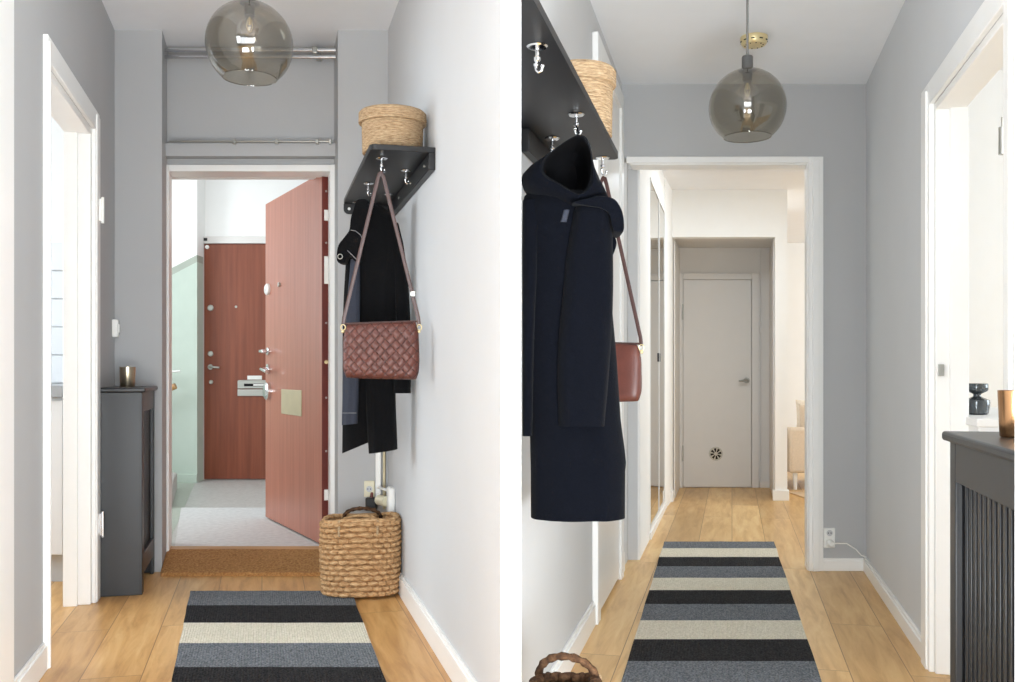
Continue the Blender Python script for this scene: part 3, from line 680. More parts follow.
# ---- coat shelves with hooks
def hook(parent, x, y, z, rz):
    """round plate screwed to the underside, short post and a double bent hook"""
    b = MB(); b.lathe([(0.001, 0), (0.021, 0), (0.022, -0.002), (0.019, -0.005), (0.001, -0.006)], 24, cap0=True, cap1=True)
    o = b.build('hook', 'chrome', parent); o.location = (x, y, z); o.rotation_euler.z = rz
    b = MB(); b.lathe([(0.004, -0.004), (0.004, -0.022), (0.007, -0.025), (0.007, -0.031), (0.004, -0.034)], 14, cap0=True, cap1=True); b.build('hook_post', 'chrome', o)
    b = MB(); b.sweep([(0, 0, -0.03), (-0.004, 0, -0.038), (-0.002, 0, -0.050), (0.004, 0, -0.056), (0.010, 0, -0.053), (0.012, 0, -0.046)], 0.003, 10); b.ball((0.0122, 0, -0.044), 0.0042); b.ball((-0.003, 0, -0.039), 0.005); b.build('hook_arm', 'chrome', o)
    return o
def rounded(poly, r, which, n=6):
    out = []
    for i, p in enumerate(poly):
        if i not in which: out.append(p); continue
        P = Vector(p); A = (Vector(poly[i - 1]) - P).normalized(); B = (Vector(poly[(i + 1) % len(poly)]) - P).normalized()
        for k in range(n + 1):
            s = k / n; out.append(tuple(P + A * r * (1 - s) ** 2 + B * r * s ** 2))
    return out
# left shelf: local y along the wall, x = 0 at the wall
SH = 1.876
t = thing('coat_shelf', 'black coat shelf with hooks holding the woven brown bag, left corridor', 'shelf', L(0.6575, 3.60) + (SH,), AL)
b = MB(); b.prism(rounded([(0, 0), (0, 1.20), (-0.247, 1.20), (-0.247, 0)], 0.03, (2, 3)), 0, 0.022); b.build('board', 'black', t, 0.003)
b = MB(); b.box(-0.026, 0, 0, 1.20, -0.064, 0); b.build('wall_rail', 'black', t, 0.003)
b = MB(); b.slab([(-0.026, 0), (-0.026, -0.05)] + [(-0.222 - 0.024 * math.sin(a), -0.026 - 0.024 * math.cos(a)) for a in (0, 0.4, 0.8, 1.2, 1.57)] + [(-0.246, 0)], 1.182, 1.20); b.build('end_rail', 'black', t, 0.002)
b = MB(); b.sweep([(-0.22, 1.182, -0.026), (-0.22, 1.178, -0.026)], 0.007, 14); b.build('screw', 'white_plastic', t)
for x, y in ((0.465, 3.684), (0.592, 3.904), (0.468, 4.174), (0.593, 4.433), (0.462, 4.643)):
    q = L(x, y); o0 = L(0.6575, 3.60); v = rot2((q[0] - o0[0], q[1] - o0[1]), -AL); hook(t, v[0], v[1], 0, 0.4)
for y in (0.1, 0.45, 0.8):
    b = MB(); b.sweep([(-0.026, y, -0.03), (-0.03, y, -0.03)], 0.006, 12); b.build('screw', 'steel', t)
# right shelf follows the wall and then its narrow end
SHR = 1.717
o0 = R(-0.579, 3.0)
t = thing('coat_shelf', 'black coat shelf above the navy hooded coat, right corridor', 'shelf', o0 + (SHR,), 0)
pl = [R(-0.578, 3.0), (0.0253, 2.609), (0.0168, 1.72), R(-0.357, 1.55), R(-0.357, 3.0)]
pl = [(p[0] - o0[0], p[1] - o0[1]) for p in pl]
b = MB(); b.prism(rounded(pl, 0.03, (3, 4)), 0, 0.02); b.build('board', 'black', t, 0.003)
b = MB(); q = [R(-0.578, 3.0), (0.0258, 2.612), (0.0475, 2.606), R(-0.552, 3.0)]; b.prism([(p[0] - o0[0], p[1] - o0[1]) for p in q], -0.064, 0); b.build('wall_rail', 'black', t, 0.002)
for x, y in ((-0.399, 1.946), (-0.404, 2.463), (-0.514, 2.716), (-0.404, 2.965)):
    q = R(x, y); hook(t, q[0] - o0[0], q[1] - o0[1], 0, -0.5 if y < 2 else 0.3)

# ---- round lidded seagrass boxes on the shelves
def round_box(label, loc, r, h, lid_h):
    t = thing('storage_basket', label, 'basket', loc)
    def coil(r0, z0, z1, n, amp=0.0022, r1=None):
        pr = []; steps = n * 6
        for k in range(steps + 1):
            z = z0 + (z1 - z0) * k / steps; rad = r0 + ((r1 or r0) - r0) * k / steps
            pr.append((rad + amp * abs(math.sin(PI * n * k / steps)), z))
        return pr
    b = MB(); b.lathe([(0.001, 0.0)] + coil(r * 0.89, 0.0, h - lid_h * 0.4, 20, r1=r * 0.92) + [(0.001, h - lid_h * 0.4)], 72, cap0=True, cap1=True); b.build('body', 'seagrass', t)
    b = MB(); b.lathe([(r * 0.94, h - lid_h)] + coil(r * 1.005, h - lid_h, h - 0.006, 5, r1=r * 1.0) + [(r * 0.95, h), (0.001, h + 0.002)], 72, cap0=True, cap1=True); b.build('lid', 'seagrass', t)
    return t
p = L(0.513, 3.73)
round_box('round lidded seagrass basket on the black shelf in the left corridor', (p[0], p[1], SH + 0.022), 0.130, 0.166, 0.048)
p = R(-0.454, 2.80)
round_box('round lidded seagrass basket on the black shelf in the right corridor', (p[0], p[1], SHR + 0.02), 0.110, 0.198, 0.05)

# ---- garments
def tube(b, secs, u, n=56, folds=((5, 1.2, 0.0), (9, 0.6, 1.0)), grow=True, seed=0.0, m=0, sub=6, tilt=0.0, pw=0.8):
    """hanging cloth: (drop, left, right, depth centre, half depth) sections, in drafting units of u metres, smoothly joined"""
    def at(s):
        k = min(int(s), len(secs) - 2); f = s - k
        P = [secs[max(k - 1, 0)], secs[k], secs[k + 1], secs[min(k + 2, len(secs) - 1)]]
        o = []
        for i in range(5):
            a, b_, c, d = (q[i] for q in P)
            t1 = (c - a) * 0.5 if k > 0 else (c - b_); t2 = (d - b_) * 0.5 if k + 2 < len(secs) else (c - b_)
            if i == 0: o.append(b_ + (c - b_) * f)
            else: o.append((2 * f**3 - 3 * f**2 + 1) * b_ + (f**3 - 2 * f**2 + f) * t1 + (-2 * f**3 + 3 * f**2) * c + (f**3 - f**2) * t2)
        return o
    rings = []; tot = (len(secs) - 1) * sub
    for j in range(tot + 1):
        s = (len(secs) - 1) * j / tot; dr, xl, xr, yc, ry = at(min(s, len(secs) - 1 - 1e-6)); g = (0.25 + 0.75 * j / tot) if grow else 1
        ring = []
        for i in range(n):
            a = 2 * PI * i / n; ca, sa = math.cos(a), math.sin(a)
            cx = math.copysign(abs(ca) ** pw, ca); sx = math.copysign(abs(sa) ** pw, sa)
            off = sum(A * g * math.sin(k * a + ph + seed) for k, A, ph in folds)
            w = noise.noise(Vector((ca * 1.6 + seed, sa * 1.6, dr * 0.022 + seed))) * 1.6
            fy = max(0.0, abs(sa)) ; off *= fy; w *= (0.35 + 0.65 * fy)
            x = (xl + xr) / 2 + cx * ((xr - xl) / 2 + w * 0.5); y = yc + sx * (ry + off + w)
            z = -dr + tilt * (x - xl) * (j / tot) ** 4
            ring.append((x * u, y * u, z * u))
        rings.append(ring)
    b.loft(rings, m)
    return b
def resample(loop, n):
    pts = [Vector(p) for p in loop]; seg = [(pts[(i + 1) % len(pts)] - pts[i]).length for i in range(len(pts))]; T = sum(seg); out = []
    for k in range(n):
        d = T * k / n; i = 0
        while d > seg[i]: d -= seg[i]; i += 1
        f = d / seg[i]; a, b_, c, e = pts[i - 1], pts[i], pts[(i + 1) % len(pts)], pts[(i + 2) % len(pts)]
        out.append(0.5 * ((2 * b_) + (c - a) * f + (2 * a - 5 * b_ + 4 * c - e) * f * f + (3 * b_ - a - 3 * c + e) * f**3))
    return out
def pad(b, loop, u, y0, y1, puff=2.0, n=64, m=0):
    """a soft, thick piece of cloth with the given outline"""
    lp = resample(loop, n); c = sum(lp, Vector((0, 0))) / n; rings = []
    for f, inset in ((0, 3.2), (0.04, 1.4), (0.18, 0.3), (0.5, 0), (0.82, 0.3), (0.96, 1.4), (1, 3.2)):
        ring = []
        for p in lp:
            d = p - c; l = d.length or 1; q = c + d * max(0.2, 1 - inset * puff / l * 0.5)
            ring.append((q.x * u, (y0 + (y1 - y0) * f) * u, q.y * u))
        rings.append(ring)
    b.loft(rings, m)
    return b

# navy hooded coat, right corridor: hangs by its hood
U = 0.002593
coat = thing('coat', 'long navy wool coat hanging by its hood from the black shelf, right corridor', 'coat', (0.1664, 2.463, 1.665))
b = MB()
tube(b, [(56, -46, 16, 10, 12), (62, -52, 24, 8, 22), (74, -53, 32, 8, 29), (105, -53.5, 34, 8, 30), (165, -53, 36, 8, 30), (225, -52, 41, 8, 31), (285, -47, 45, 8, 31), (326, -45.5, 50, 8, 32), (338, -45.2, 49.5, 8, 32), (384, -45, 49.5, 8, 33)], U, 96, ((7, 1.7, 0.6), (12, 0.9, 1.0)), seed=1.3)
body = b.build('coat_body', 'wool', coat, weld=True)
b = MB(); tube(b, [(66, 2, 31, -14, 13), (82, -4, 33.5, -18, 17), (125, -11, 34.5, -20, 19), (165, -15, 34.5, -21, 19), (225, -20, 31.5, -21, 18), (291, -19, 26, -20, 17)], U, 56, ((4, 1.0, 0.4), (7, 0.5, 0.2)), seed=4.1)
b.build('sleeve', 'wool', coat, weld=True)
b = MB(); tube(b, [(68, -53.5, -36, -6, 8), (100, -54, -38, -10, 10), (200, -54, -42, -12, 11), (301, -54, -44.5, -12, 10)], U, 36, ((3, 0.5, 0.4),), seed=2.2)
b.build('sleeve', 'wool', coat, weld=True)
# hood with its open mouth
rim = [(x, z - 6) for x, z in [(1, -4), (8, -11), (12, -24), (12, -42), (8, -54), (0, -59), (-10, -54), (-20, -48), (-30, -42), (-34, -34), (-30, -24), (-20, -15), (-10, -8)]]
out = [(x, z - 6) for x, z in [(0, 0), (9, -2), (14, -14), (17, -32), (24, -46), (31, -60), (14, -68), (-6, -72), (-21, -64), (-41, -58), (-53, -49), (-53, -35), (-36, -24), (-23, -15), (-11, -6)]]
n = 72
ri, ro = resample(rim, n), resample(out, n)
cen = sum(ri, Vector((0, 0))) / n
def ring(f, y): return [(p.x * U, y * U, p.y * U) for p in f]
def toward(lp, c, s): return [c + (p - c) * s for p in lp]
rings = [ring(toward(ri, cen, 0.04), 24), ring(toward(ri, cen, 0.5), 23), ring(toward(ri, cen, 0.84), 14), ring(toward(ri, cen, 0.95), -16), ring(ri, -28)]
mid = [a.lerp(b_, 0.35) for a, b_ in zip(ri, ro)]; mid2 = [a.lerp(b_, 0.75) for a, b_ in zip(ri, ro)]
rings_in = rings[:]; rings = [rings[-1]]
rings += [ring([a.lerp(b_, 0.15) for a, b_ in zip(ri, ro)], -32), ring(mid, -31), ring(mid2, -24), ring(ro, -6), ring(toward(ro, cen, 0.97), 16), ring(toward(ro, cen, 0.8), 28), ring(toward(ro, cen, 0.05), 32)]
b = MB(); b.loft(rings_in, 1, True, False); b.loft(rings, 0, False, True); b.build('hood', ['wool', 'wool_lining'], coat, weld=True)
# turned-out collar of the hood over the shoulder
b = MB(); pad(b, [(-6, -75), (8, -71), (22, -68), (34, -71), (40, -78), (43.5, -88), (44, -101), (41, -104), (34, -103), (32, -94), (29, -85), (20, -80), (8, -78)], U, -38, 6, 1.0, 96)
b.build('collar', 'wool', coat, weld=True)
b = MB(); pad(b, [(32, -96), (38, -102), (40.5, -110), (37, -121), (33, -128), (28, -120)], U, -4, 14, 1.0, 40); b.build('lapel', 'wool', coat, weld=True)
b = MB(); tube(b, [(80, -14, -8, -22, 3), (92, -17, -11, -24, 3.2)], U, 20, (), sub=3); b.build('toggle', 'slate', coat)
b = MB(); b.sweep([(0, -0.004, 0.02), (0.004, -0.012, 0.004), (0.004, -0.008, -0.012)], 0.0022, 8); b.build('hanging_loop', 'wool', coat)

# black coat, left corridor
U = 0.004316
coat = thing('coat', 'black wool coat with buttoned collar hanging behind the woven bag, left corridor', 'coat', (-0.6215, 4.10, 1.775))
b = MB(); tube(b, [(0, -7, 10, 4, 5), (12, -13, 25, 2, 11), (27, -14, 31, 1, 14), (57, -12, 34, 0, 15), (97, -10, 31, 0, 15), (147, -6, 28, 0, 14), (197, -2, 27.5, 0, 14), (250, 1, 29, 0, 15)], U, 72, ((6, 0.9, 0.4), (10, 0.5, 1.0)), seed=0.7, tilt=0.14)
b.build('coat_body', 'wool_black', coat, weld=True)
b = MB(); tube(b, [(55, -22, -2, 2, 7), (117, -25, -2, 0, 10), (177, -25, 0, -1, 10), (250, -25, 0, -2, 11)], U, 48, ((5, 0.6, 0.4),), seed=3.0, tilt=0.42)
b.build('coat_front', 'wool_black', coat, weld=True)
b = MB(); tube(b, [(20, 20, 30, 0, 7), (40, 23, 35, -1, 10), (77, 26, 40, -2, 11), (127, 28, 43, -2, 11), (190, 26, 43, -2, 11)], U, 44, ((4, 0.7, 0.4),), seed=5.0)
b.build('sleeve', 'wool_black', coat, weld=True)
b = MB(); tube(b, [(30, -18, -4, 6, 7), (75, -24, -8, 5, 8), (184, -26, -12, 6, 8)], U, 36, ((4, 0.5, 0.4),), seed=6.0)
b.build('sleeve', 'wool_black', coat, weld=True)
b = MB(); pad(b, [(-8, 0), (-11, -8), (-14, -17), (-16, -29), (-21, -37), (-27, -46), (-28, -60), (-21, -62), (-16, -55), (-10, -61), (-4, -60), (-2, -36), (4, -12), (2, 0)], U, -20, 2, 1.2, 80)
cl = b.build('collar', 'wool_black', coat, weld=True)
b = MB(); b.sweep([(-24.2 * U + 0.010 * math.cos(a), -20.6 * U, -56 * U + 0.010 * math.sin(a)) for a in [2 * PI * k / 20 for k in range(21)]], 0.002, 8); b.build('button', 'steel', cl)
b = MB(); b.sweep([(x * U, -20.4 * U, z * U) for x, z in ((-14, -30), (-9, -31), (-4, -35), (-1, -42))], 0.0016, 6); b.build('stitching', 'thread', cl)
b = MB(); b.sweep([(x * U, -20.4 * U, z * U) for x, z in ((-17, -50), (-13, -54), (-8, -59))], 0.0016, 6); b.build('stitching', 'thread', cl)
jk = thing('jacket', 'slate blue jacket hanging in the open front of the black coat, left corridor', 'jacket', (-0.6215, 4.10, 1.775))
b = MB(); tube(b, [(58, -15, -6, -13, 4), (97, -18, -5.5, -15, 5), (127, -20, -6, -15, 5.5), (177, -22, -6.5, -16, 6), (221, -23, -8, -16, 6)], U, 48, ((4, 0.8, 0.4), (7, 0.4, 0.1)), seed=8.0, tilt=0.1)
jb = b.build('jacket_body', 'slate', jk, weld=True)
b = MB(); b.sweep([(x * U, -22.4 * U, -209 * U) for x in (-22, -18, -13, -8)], 0.0014, 6); b.build('stitching', 'thread', jk)

# ---- woven leather handbags
def handbag(label, loc, rz, s=1.0, back=False, apex=0.60, xoff=0.0):
    """origin at the middle of the bag's top edge; strap rises to the hook"""
    t = thing('handbag', label, 'bag', loc, rz); t.scale = (s, s, s)
    W, H, T = 0.290, 0.217, 0.062
    b = MB(); nx, nz = 170, 126
    def outline(x, z):      # slight bulge and soft corners
        return 1 - 0.10 * max(0, abs(x) - 0.75) * 4 * (abs(z) ** 4)
    for sgn in (-1, 1):
        vs, fs, edge = [], [], set()
        for j in range(nz + 1):
            for i in range(nx + 1):
                x = -1 + 2 * i / nx; z = -1 + 2 * j / nz
                ex = max(0, 1 - abs(x) ** 8) ** 0.5; ez = max(0, 1 - abs(z) ** 7) ** 0.5
                wide = 1.0 + 0.03 * (1 - z) / 2
                px = x * W / 2 * wide * outline(x, z); pz = -H / 2 + z * H / 2 * (1 - 0.02 * abs(x) ** 3) + (0.006 * x if z > 0.5 else 0.004 * -x)
                thick = T / 2 * (0.55 + 0.45 * (1 - (z + 1) / 2)) * ex * ez
                w = 0.0
                if sgn < 0:
                    p_ = 0.040; a = (px + pz * 0.92) / p_; c = (px - pz * 0.92) / p_
                    ia, ic = math.floor(a), math.floor(c); fa, fc = a - ia, c - ic
                    # strips running one way lie over and under the strips running the other way
                    pa = max(0, 1 - (2 * fc - 1) ** 6) ** 0.5; pc = max(0, 1 - (2 * fa - 1) ** 6) ** 0.5
                    ha = pa * 0.35 + math.sin(PI * a + PI * ic) * 0.65; hc = pc * 0.35 - math.sin(PI * c + PI * ia) * 0.65
                    across = fc if ha > hc else fa
                    if abs(ha - hc) < 0.10 or min(across, 1 - across) < 0.06: edge.add(len(vs))  # gap cells take the painted shade colour
                    w = 0.0065 * (0.4 + max(ha, hc)) * ex * ez
                vs.append((px, sgn * (thick + w), pz))
        for j in range(nz):
            for i in range(nx):
                a = j * (nx + 1) + i; fs.append([a, a + 1, a + nx + 2, a + nx + 1])
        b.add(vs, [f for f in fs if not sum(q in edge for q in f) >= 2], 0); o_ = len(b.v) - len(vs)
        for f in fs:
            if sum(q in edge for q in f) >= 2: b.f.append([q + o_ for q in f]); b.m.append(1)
    b.build('bag_body', ['leather', 'leather_gap_shade'], t, weld=True)
    b = MB(); b.sweep([(-W / 2 + 0.004 + (W - 0.008) * k / 12, 0, 0.001 + 0.005 * (2 * k / 12 - 1)) for k in range(13)], 0.004, 8); b.build('top_zip', 'strap', t)
    sx = W / 2 + 0.002
    b = MB(); A = (xoff, -0.012, apex)
    left = [(-sx, 0, -0.012), (-sx + 0.004, -0.001, 0.02)] + [(-sx + 0.004 + (A[0] - 0.005 + sx - 0.004) * f, -0.012 * f, 0.02 + (apex - 0.02) * f) for f in (0.25, 0.5, 0.75, 0.96)] + [(A[0] - 0.004, A[1], apex - 0.004)]
    right = [(A[0], A[1], apex)] + [(sx - 0.004 + (A[0] + 0.006 - sx + 0.004) * f, -0.012 * f, 0.02 + (apex - 0.02) * f) for f in (0.97, 0.75, 0.5, 0.25)] + [(sx - 0.004, -0.001, 0.02), (sx, 0, -0.012)]
    b.sweep(left + right, 0.0075, 10, 0, 0.22, (0, 1, 0)); b.build('shoulder_strap', 'strap', t)
    for x in (-sx, sx):
        b = MB(); b.sweep([(x + 0.009 * math.cos(2 * PI * k / 16), 0, -0.018 + 0.011 * math.sin(2 * PI * k / 16)) for k in range(17)], 0.0022, 8); b.ball((x, -0.004, -0.034), 0.006); b.build('strap_ring', 'brass', t)
    b = MB(); x = sx - 0.024; b.box(x - 0.010, x + 0.010, -0.010, 0.000, 0.100, 0.122); b.build('buckle', 'steel', t, 0.003)
    return t
p = L(0.465, 3.684)
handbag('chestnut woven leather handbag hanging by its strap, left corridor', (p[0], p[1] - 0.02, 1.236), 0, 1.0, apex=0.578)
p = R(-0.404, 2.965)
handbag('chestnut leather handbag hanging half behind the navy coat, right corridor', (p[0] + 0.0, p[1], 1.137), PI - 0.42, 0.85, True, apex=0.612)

# ---- wicker baskets on the floor
def wicker(label, loc, rz, a, bq, h, mats=('wicker', 'wicker_dark'), rows=14, cols=22, span=0.52, arch=0.055):
    t = thing('wicker_basket', label, 'basket', loc, rz)
    b = MB(); n, mz = cols * 10, rows * 9; rings = []
    def rim_z(ca): return h * (1.0 + 0.015 * ca)
    for j in range(mz + 1):
        f = j / mz; ring = []
        for i in range(n):
            th = 2 * PI * i / n; ca, sa = math.cos(th), math.sin(th)
            c = math.copysign(abs(ca) ** 0.72, ca); s_ = math.copysign(abs(sa) ** 0.72, sa)
            r_ = 1.0 - 0.05 * (1 - f) ** 2 + 0.02 * math.sin(PI * f)
            row = f * rows; rf = row - math.floor(row); cf = (th / (2 * PI) * cols + 0.5 * (math.floor(row) % 2)); cf -= math.floor(cf)
            lump = max(0.0, 1 - (0.85 * (2 * cf - 1) ** 2 + 0.75 * (2 * rf - 1) ** 2)) ** 0.5
            tw = 0.25 * math.sin(6 * PI * cf + 5 * rf)
            d = 0.022 * lump * (1 + 0.3 * tw)
            if j == 0: d = 0
            d += 0.002 * noise.noise(Vector((c * 9, s_ * 9, f * 14)))
            x = c * (a * r_) + ca * d; y = s_ * (bq * r_) + sa * d
            ring.append((x, y, 0.004 + f * rim_z(ca) + 0.004 * math.sin(3 * th)*f))
        rings.append(ring)
    inner = [[(p[0] * 0.90, p[1] * 0.86, p[2] - 0.01) for p in rings[-1]], [(p[0] * 0.86, p[1] * 0.80, 0.03) for p in rings[-1]]]
    b.loft(rings + inner); b.build('basket_body', mats[0], t)
    b = MB(); top = rings[-1][::3]; top = [(p[0] * 0.955, p[1] * 0.93, p[2] + 0.002) for p in top]; b.sweep(top + [top[0]], 0.011, 10); b.build('rim', mats[0], t)
    for s in (-1, 1):
        pts = []
        for k in range(25):
            f = k / 24; aa = PI * f
            pts.append((a * span * math.cos(aa), s * bq * 0.80 - s * 0.035 * math.sin(aa) * (1 if s > 0 else 2.2), h - 0.01 + (arch if s > 0 else arch * 0.5) * math.sin(aa) ** 0.8))
        b = MB(); b.sweep(pts, [0.009 + 0.0018 * math.sin(k * 2.1) for k in range(25)], 10); b.build('handle', mats[1] if s > 0 else mats[0], t)
        for e in (-1, 1):
            b = MB(); x = e * a * span; y = s * bq * 0.99
            b.sweep([(x, s * bq * 0.80, h - 0.005), (x, y, h + 0.008), (x, y + s * 0.012, h - 0.02), (x, y + s * 0.010, h - 0.06)], 0.006, 8); b.build('handle_tie', 'seagrass', t)
    return t
p = L(0.464, 4.46)
wicker('oval braided basket on the floor below the black coat, left corridor', (p[0], p[1], 0.008), 0.06, 0.168, 0.108, 0.345)
wicker('braided basket at the bottom edge below the navy coat, right corridor', (0.108, 2.13, 0), AR, 0.074, 0.13, 0.322, ('wicker_dark', 'wicker_dark'), span=0.95, arch=0.078)  # same braid as the left basket, shade put into the darker colour

# ---- striped rugs: woven bands
def rug(label, mats_rot, far_l, far_r, near_l, near_r, bands, stripes):
    """corner points on the floor; bands = distances along the rug where the colour changes"""
    b = MB(); nx = 26; names = []
    def pt(s, f, z):
        a = Vector(far_l).lerp(Vector(near_l), s); c = Vector(far_r).lerp(Vector(near_r), s); q = a.lerp(c, f)
        wob = 0.004 * noise.noise(Vector((s * 9, f * 0.5 + (3 if f > 0.5 else 0), 0)))
        return (q.x + wob, q.y + (0.006 * noise.noise(Vector((f * 9, 2, 0))) if s == 0 else 0), z + 0.0012 * noise.noise(Vector((s * 14, f * 5, 1))))
    for k in range(len(bands) - 1):
        ys = [bands[k] + (bands[k + 1] - bands[k]) * j / 5 for j in range(6)]
        base = len(b.v)
        for s in ys:
            for i in range(nx + 1): b.v.append(pt(s, i / nx, 0.009))
        for j in range(5):
            for i in range(nx):
                a = base + j * (nx + 1) + i; b.f.append([a, a + nx + 1, a + nx + 2, a + 1]); b.m.append(stripes[k])
    # edges down to the floor
    edge = []
    ss = sorted(set([bands[k] + (bands[k + 1] - bands[k]) * j / 5 for k in range(len(bands) - 1) for j in range(6)]))
    for side in (0, 1):
        for k in range(len(ss) - 1):
            st = stripes[max(i for i in range(len(bands) - 1) if bands[i] <= ss[k] + 1e-9)]
            q = [pt(ss[k], side, 0.009), pt(ss[k + 1], side, 0.009), pt(ss[k + 1], side, 0.0), pt(ss[k], side, 0.0)]
            b.add([(p_[0], p_[1], 0.0005 if i > 1 else p_[2]) for i, p_ in enumerate(q)], [[0, 1, 2, 3]], st)
    for i in range(nx):
        for s, st in ((0, stripes[0]), (1, stripes[-1])):
            q = [pt(s, i / nx, 0.009), pt(s, (i + 1) / nx, 0.009)]
            b.add([q[0], q[1], (q[1][0], q[1][1], 0.0005), (q[0][0], q[0][1], 0.0005)], [[0, 1, 2, 3]], st)
    o = b.build('striped_rug', ['yarn_grey' + mats_rot, 'yarn_black' + mats_rot, 'yarn_cream' + mats_rot], weld=True)
    return tag(o, label, 'rug')
for sfx, a in (('_l', -AL), ('_r', -AR)):
    M['yarn_grey' + sfx] = yarn_mat('blue grey yarn' + sfx, (84, 88, 93), (134, 138, 143), a)
    M['yarn_black' + sfx] = yarn_mat('black yarn' + sfx, (26, 26, 28), (58, 57, 58), a)
    M['yarn_cream' + sfx] = yarn_mat('cream yarn' + sfx, (206, 198, 178), (234, 227, 210), a)
yL = [4.50, 4.223, 3.930, 3.636, 3.342, 3.05, 2.76]
rug('blue grey, black and cream striped rug on the oak floor of the left corridor', '_l', (-1.524, 4.50), (-0.762, 4.50), (-1.018, 2.76), (-0.313, 2.76), [(4.50 - y) / (4.50 - 2.76) for y in yL], [0, 1, 2, 0, 1, 0])
yR = [5.80, 5.582, 5.32, 5.063, 4.784, 4.514, 4.245, 3.966, 3.688, 3.41, 3.12, 2.83]
rug('long grey, cream and black striped rug running down the right corridor', '_r', (0.929, 5.80), (1.599, 5.80), (0.290, 2.83), (0.962, 2.83), [(5.80 - y) / (5.80 - 2.83) for y in yR], [0, 2, 1, 0, 2, 1, 0, 2, 1, 0, 2])

# ---- coir mat at the entrance, lying up against the sill
b = MB(); n = 40
rings = []
for k in range(n + 1):
    f = k / n; y = 4.855 + (5.214 - 4.855) * f; z = 0.004 + 0.052 * min(1, f * 1.05) ** 0.9
    xl, xr = L(-0.519, y)[0] + 0.0 * f, L(0.362, y)[0]
    wob = 0.003 * math.sin(k * 1.9)
    rings.append([(xl + wob, y, 0.0), (xl + wob, y, z + 0.010), ] + [(xl + (xr - xl) * i / 30, y + (0.004 * math.sin(i * 1.7) if k == 0 else 0), z + 0.016 + 0.003 * noise.noise(Vector((i * 2.3, k * 1.7, 0)))) for i in range(1, 30)] + [(xr, y, z + 0.010), (xr, y, 0.0)])
b.loft(rings); tag(b.build('doormat', 'coir'), 'brown coir doormat lying up against the entrance door sill', 'doormat')

# ---- sockets, conduits and switches
def socket_plate(label, loc, rz, w=0.06, h=0.105, m='white_plastic', pins=True):
    t = thing('wall_socket', label, 'socket', loc, rz)
    b = MB(); b.box(-w / 2, w / 2, -0.010, 0, -h / 2, h / 2); b.build('plate', m, t, 0.004)
    for z in ((h / 4, -h / 4) if pins else (0,)):
        b = MB(); b.sweep([(0, -0.009, z), (0, -0.012, z)], 0.021, 24); o = b.build('outlet', m, t)
        b = MB(); b.sweep([(0.0, -0.0118, z), (0.0, -0.0125, z)], 0.016, 24); b.build('outlet_recess', 'plinth', o)
        b = MB()
        for x in (-0.007, 0.007): b.sweep([(x, -0.012, z), (x, -0.0135, z)], 0.003, 10)
        b.build('pin_hole', 'dark', o)
    return t
socket_plate('double white wall socket right of the opening, above the baseboard', (1.668, 5.0, 0.173), 0)
t = thing('power_plug', 'white plug with a cable in the lower outlet of the right corridor', 'plug', (1.668, 4.987, 0.147))
b = MB(); b.sweep([(0, 0, 0), (0, -0.02, 0), (0, -0.034, 0)], [0.020, 0.019, 0.012], 20); b.build('plug_body', 'white_plastic', t)
b = MB(); b.sweep([(0.0, -0.03, 0), (0.03, -0.03, 0.004), (0.08, -0.025, 0.002), (0.13, -0.02, -0.03), (0.16, -0.015, -0.062), (0.19, -0.012, -0.072), (0.195, 0.0, -0.073)], 0.0035, 8); b.build('cable', 'white_plastic', t)
p = L(0.397 + 0.165, PY)
socket_plate('cream wall socket on the grey pier behind the braided basket', (p[0] + 0.0, PY, 0.435), 0, 0.055, 0.085, 'cream_plastic', False)
t = thing('power_adapter', 'black power adapter below the cream socket behind the braided basket', 'adapter', (p[0] + 0.015, PY - 0.012, 0.375))
b = MB(); b.box(-0.028, 0.030, -0.05, 0, -0.045, 0.02); b.build('adapter_body', 'black_plastic', t, 0.006)
b = MB(); b.sweep([(0, -0.02, 0.018), (0.002, -0.02, 0.045)], [0.010, 0.006], 12); b.build('plug_neck', 'mahog_edge', t)
q = L(0.612, PY)
b = MB(); b.box(q[0] - 0.017, q[0] + 0.012, PY - 0.018, PY, 0.36, 1.60)
tag(b.build('cable_trunking', 'white_plastic', bevel=0.003), 'white cable trunking running down the grey pier behind the black coat', 'trunking')
b = MB(); b.rod((q[0] + 0.028, PY - 0.012, 0.33), (q[0] + 0.028, PY - 0.012, 1.6), 0.008); tag(b.build('thin_conduit', 'brass_dull'), 'thin brown pipe beside the white trunking behind the black coat', 'pipe')
t = thing('junction_box', 'white rounded junction box low on the wall behind the braided basket', 'junction box', L(0.6575, 4.72) + (0.41,), AL)
b = MB(); b.box(-0.034, 0, -0.045, 0.045, -0.065, 0.065); b.build('box', 'white_plastic', t, 0.012, seg=3)
b = MB(); b.sweep([(-0.03, 0.05, -0.015), (-0.06, 0.13, -0.015)], [0.026, 0.026], 20); b.build('pipe_collar', 'cream_plastic', t)
b = MB(); b.rod((-0.02, 0.04, 0.04), (-0.055, 0.20, 0.04), 0.007, 10); b.build('conduit', 'white_plastic', t)
t = thing('wall_switch', 'small white switch box on the left wall above the candle holder', 'switch', L(WL, 4.90) + (1.27,), AL)
b = MB(); b.box(0, 0.028, -0.03, 0.03, -0.045, 0.045); b.build('switch_box', 'white_plastic', t, 0.004)
b = MB(); b.box(0.026, 0.034, -0.012, 0.012, -0.022, 0.022); b.build('rocker', 'white_plastic', t, 0.002)
t = thing('wall_switch', 'small square switch right of the far greige door', 'switch', (2.252, 8.56, 1.425))
b = MB(); b.box(-0.026, 0.026, -0.012, 0, -0.032, 0.032); b.build('switch_plate', 'greige', t, 0.003)
b = MB(); b.box(-0.012, 0.012, -0.016, -0.01, -0.015, 0.015); b.build('rocker', 'greige', t, 0.002)

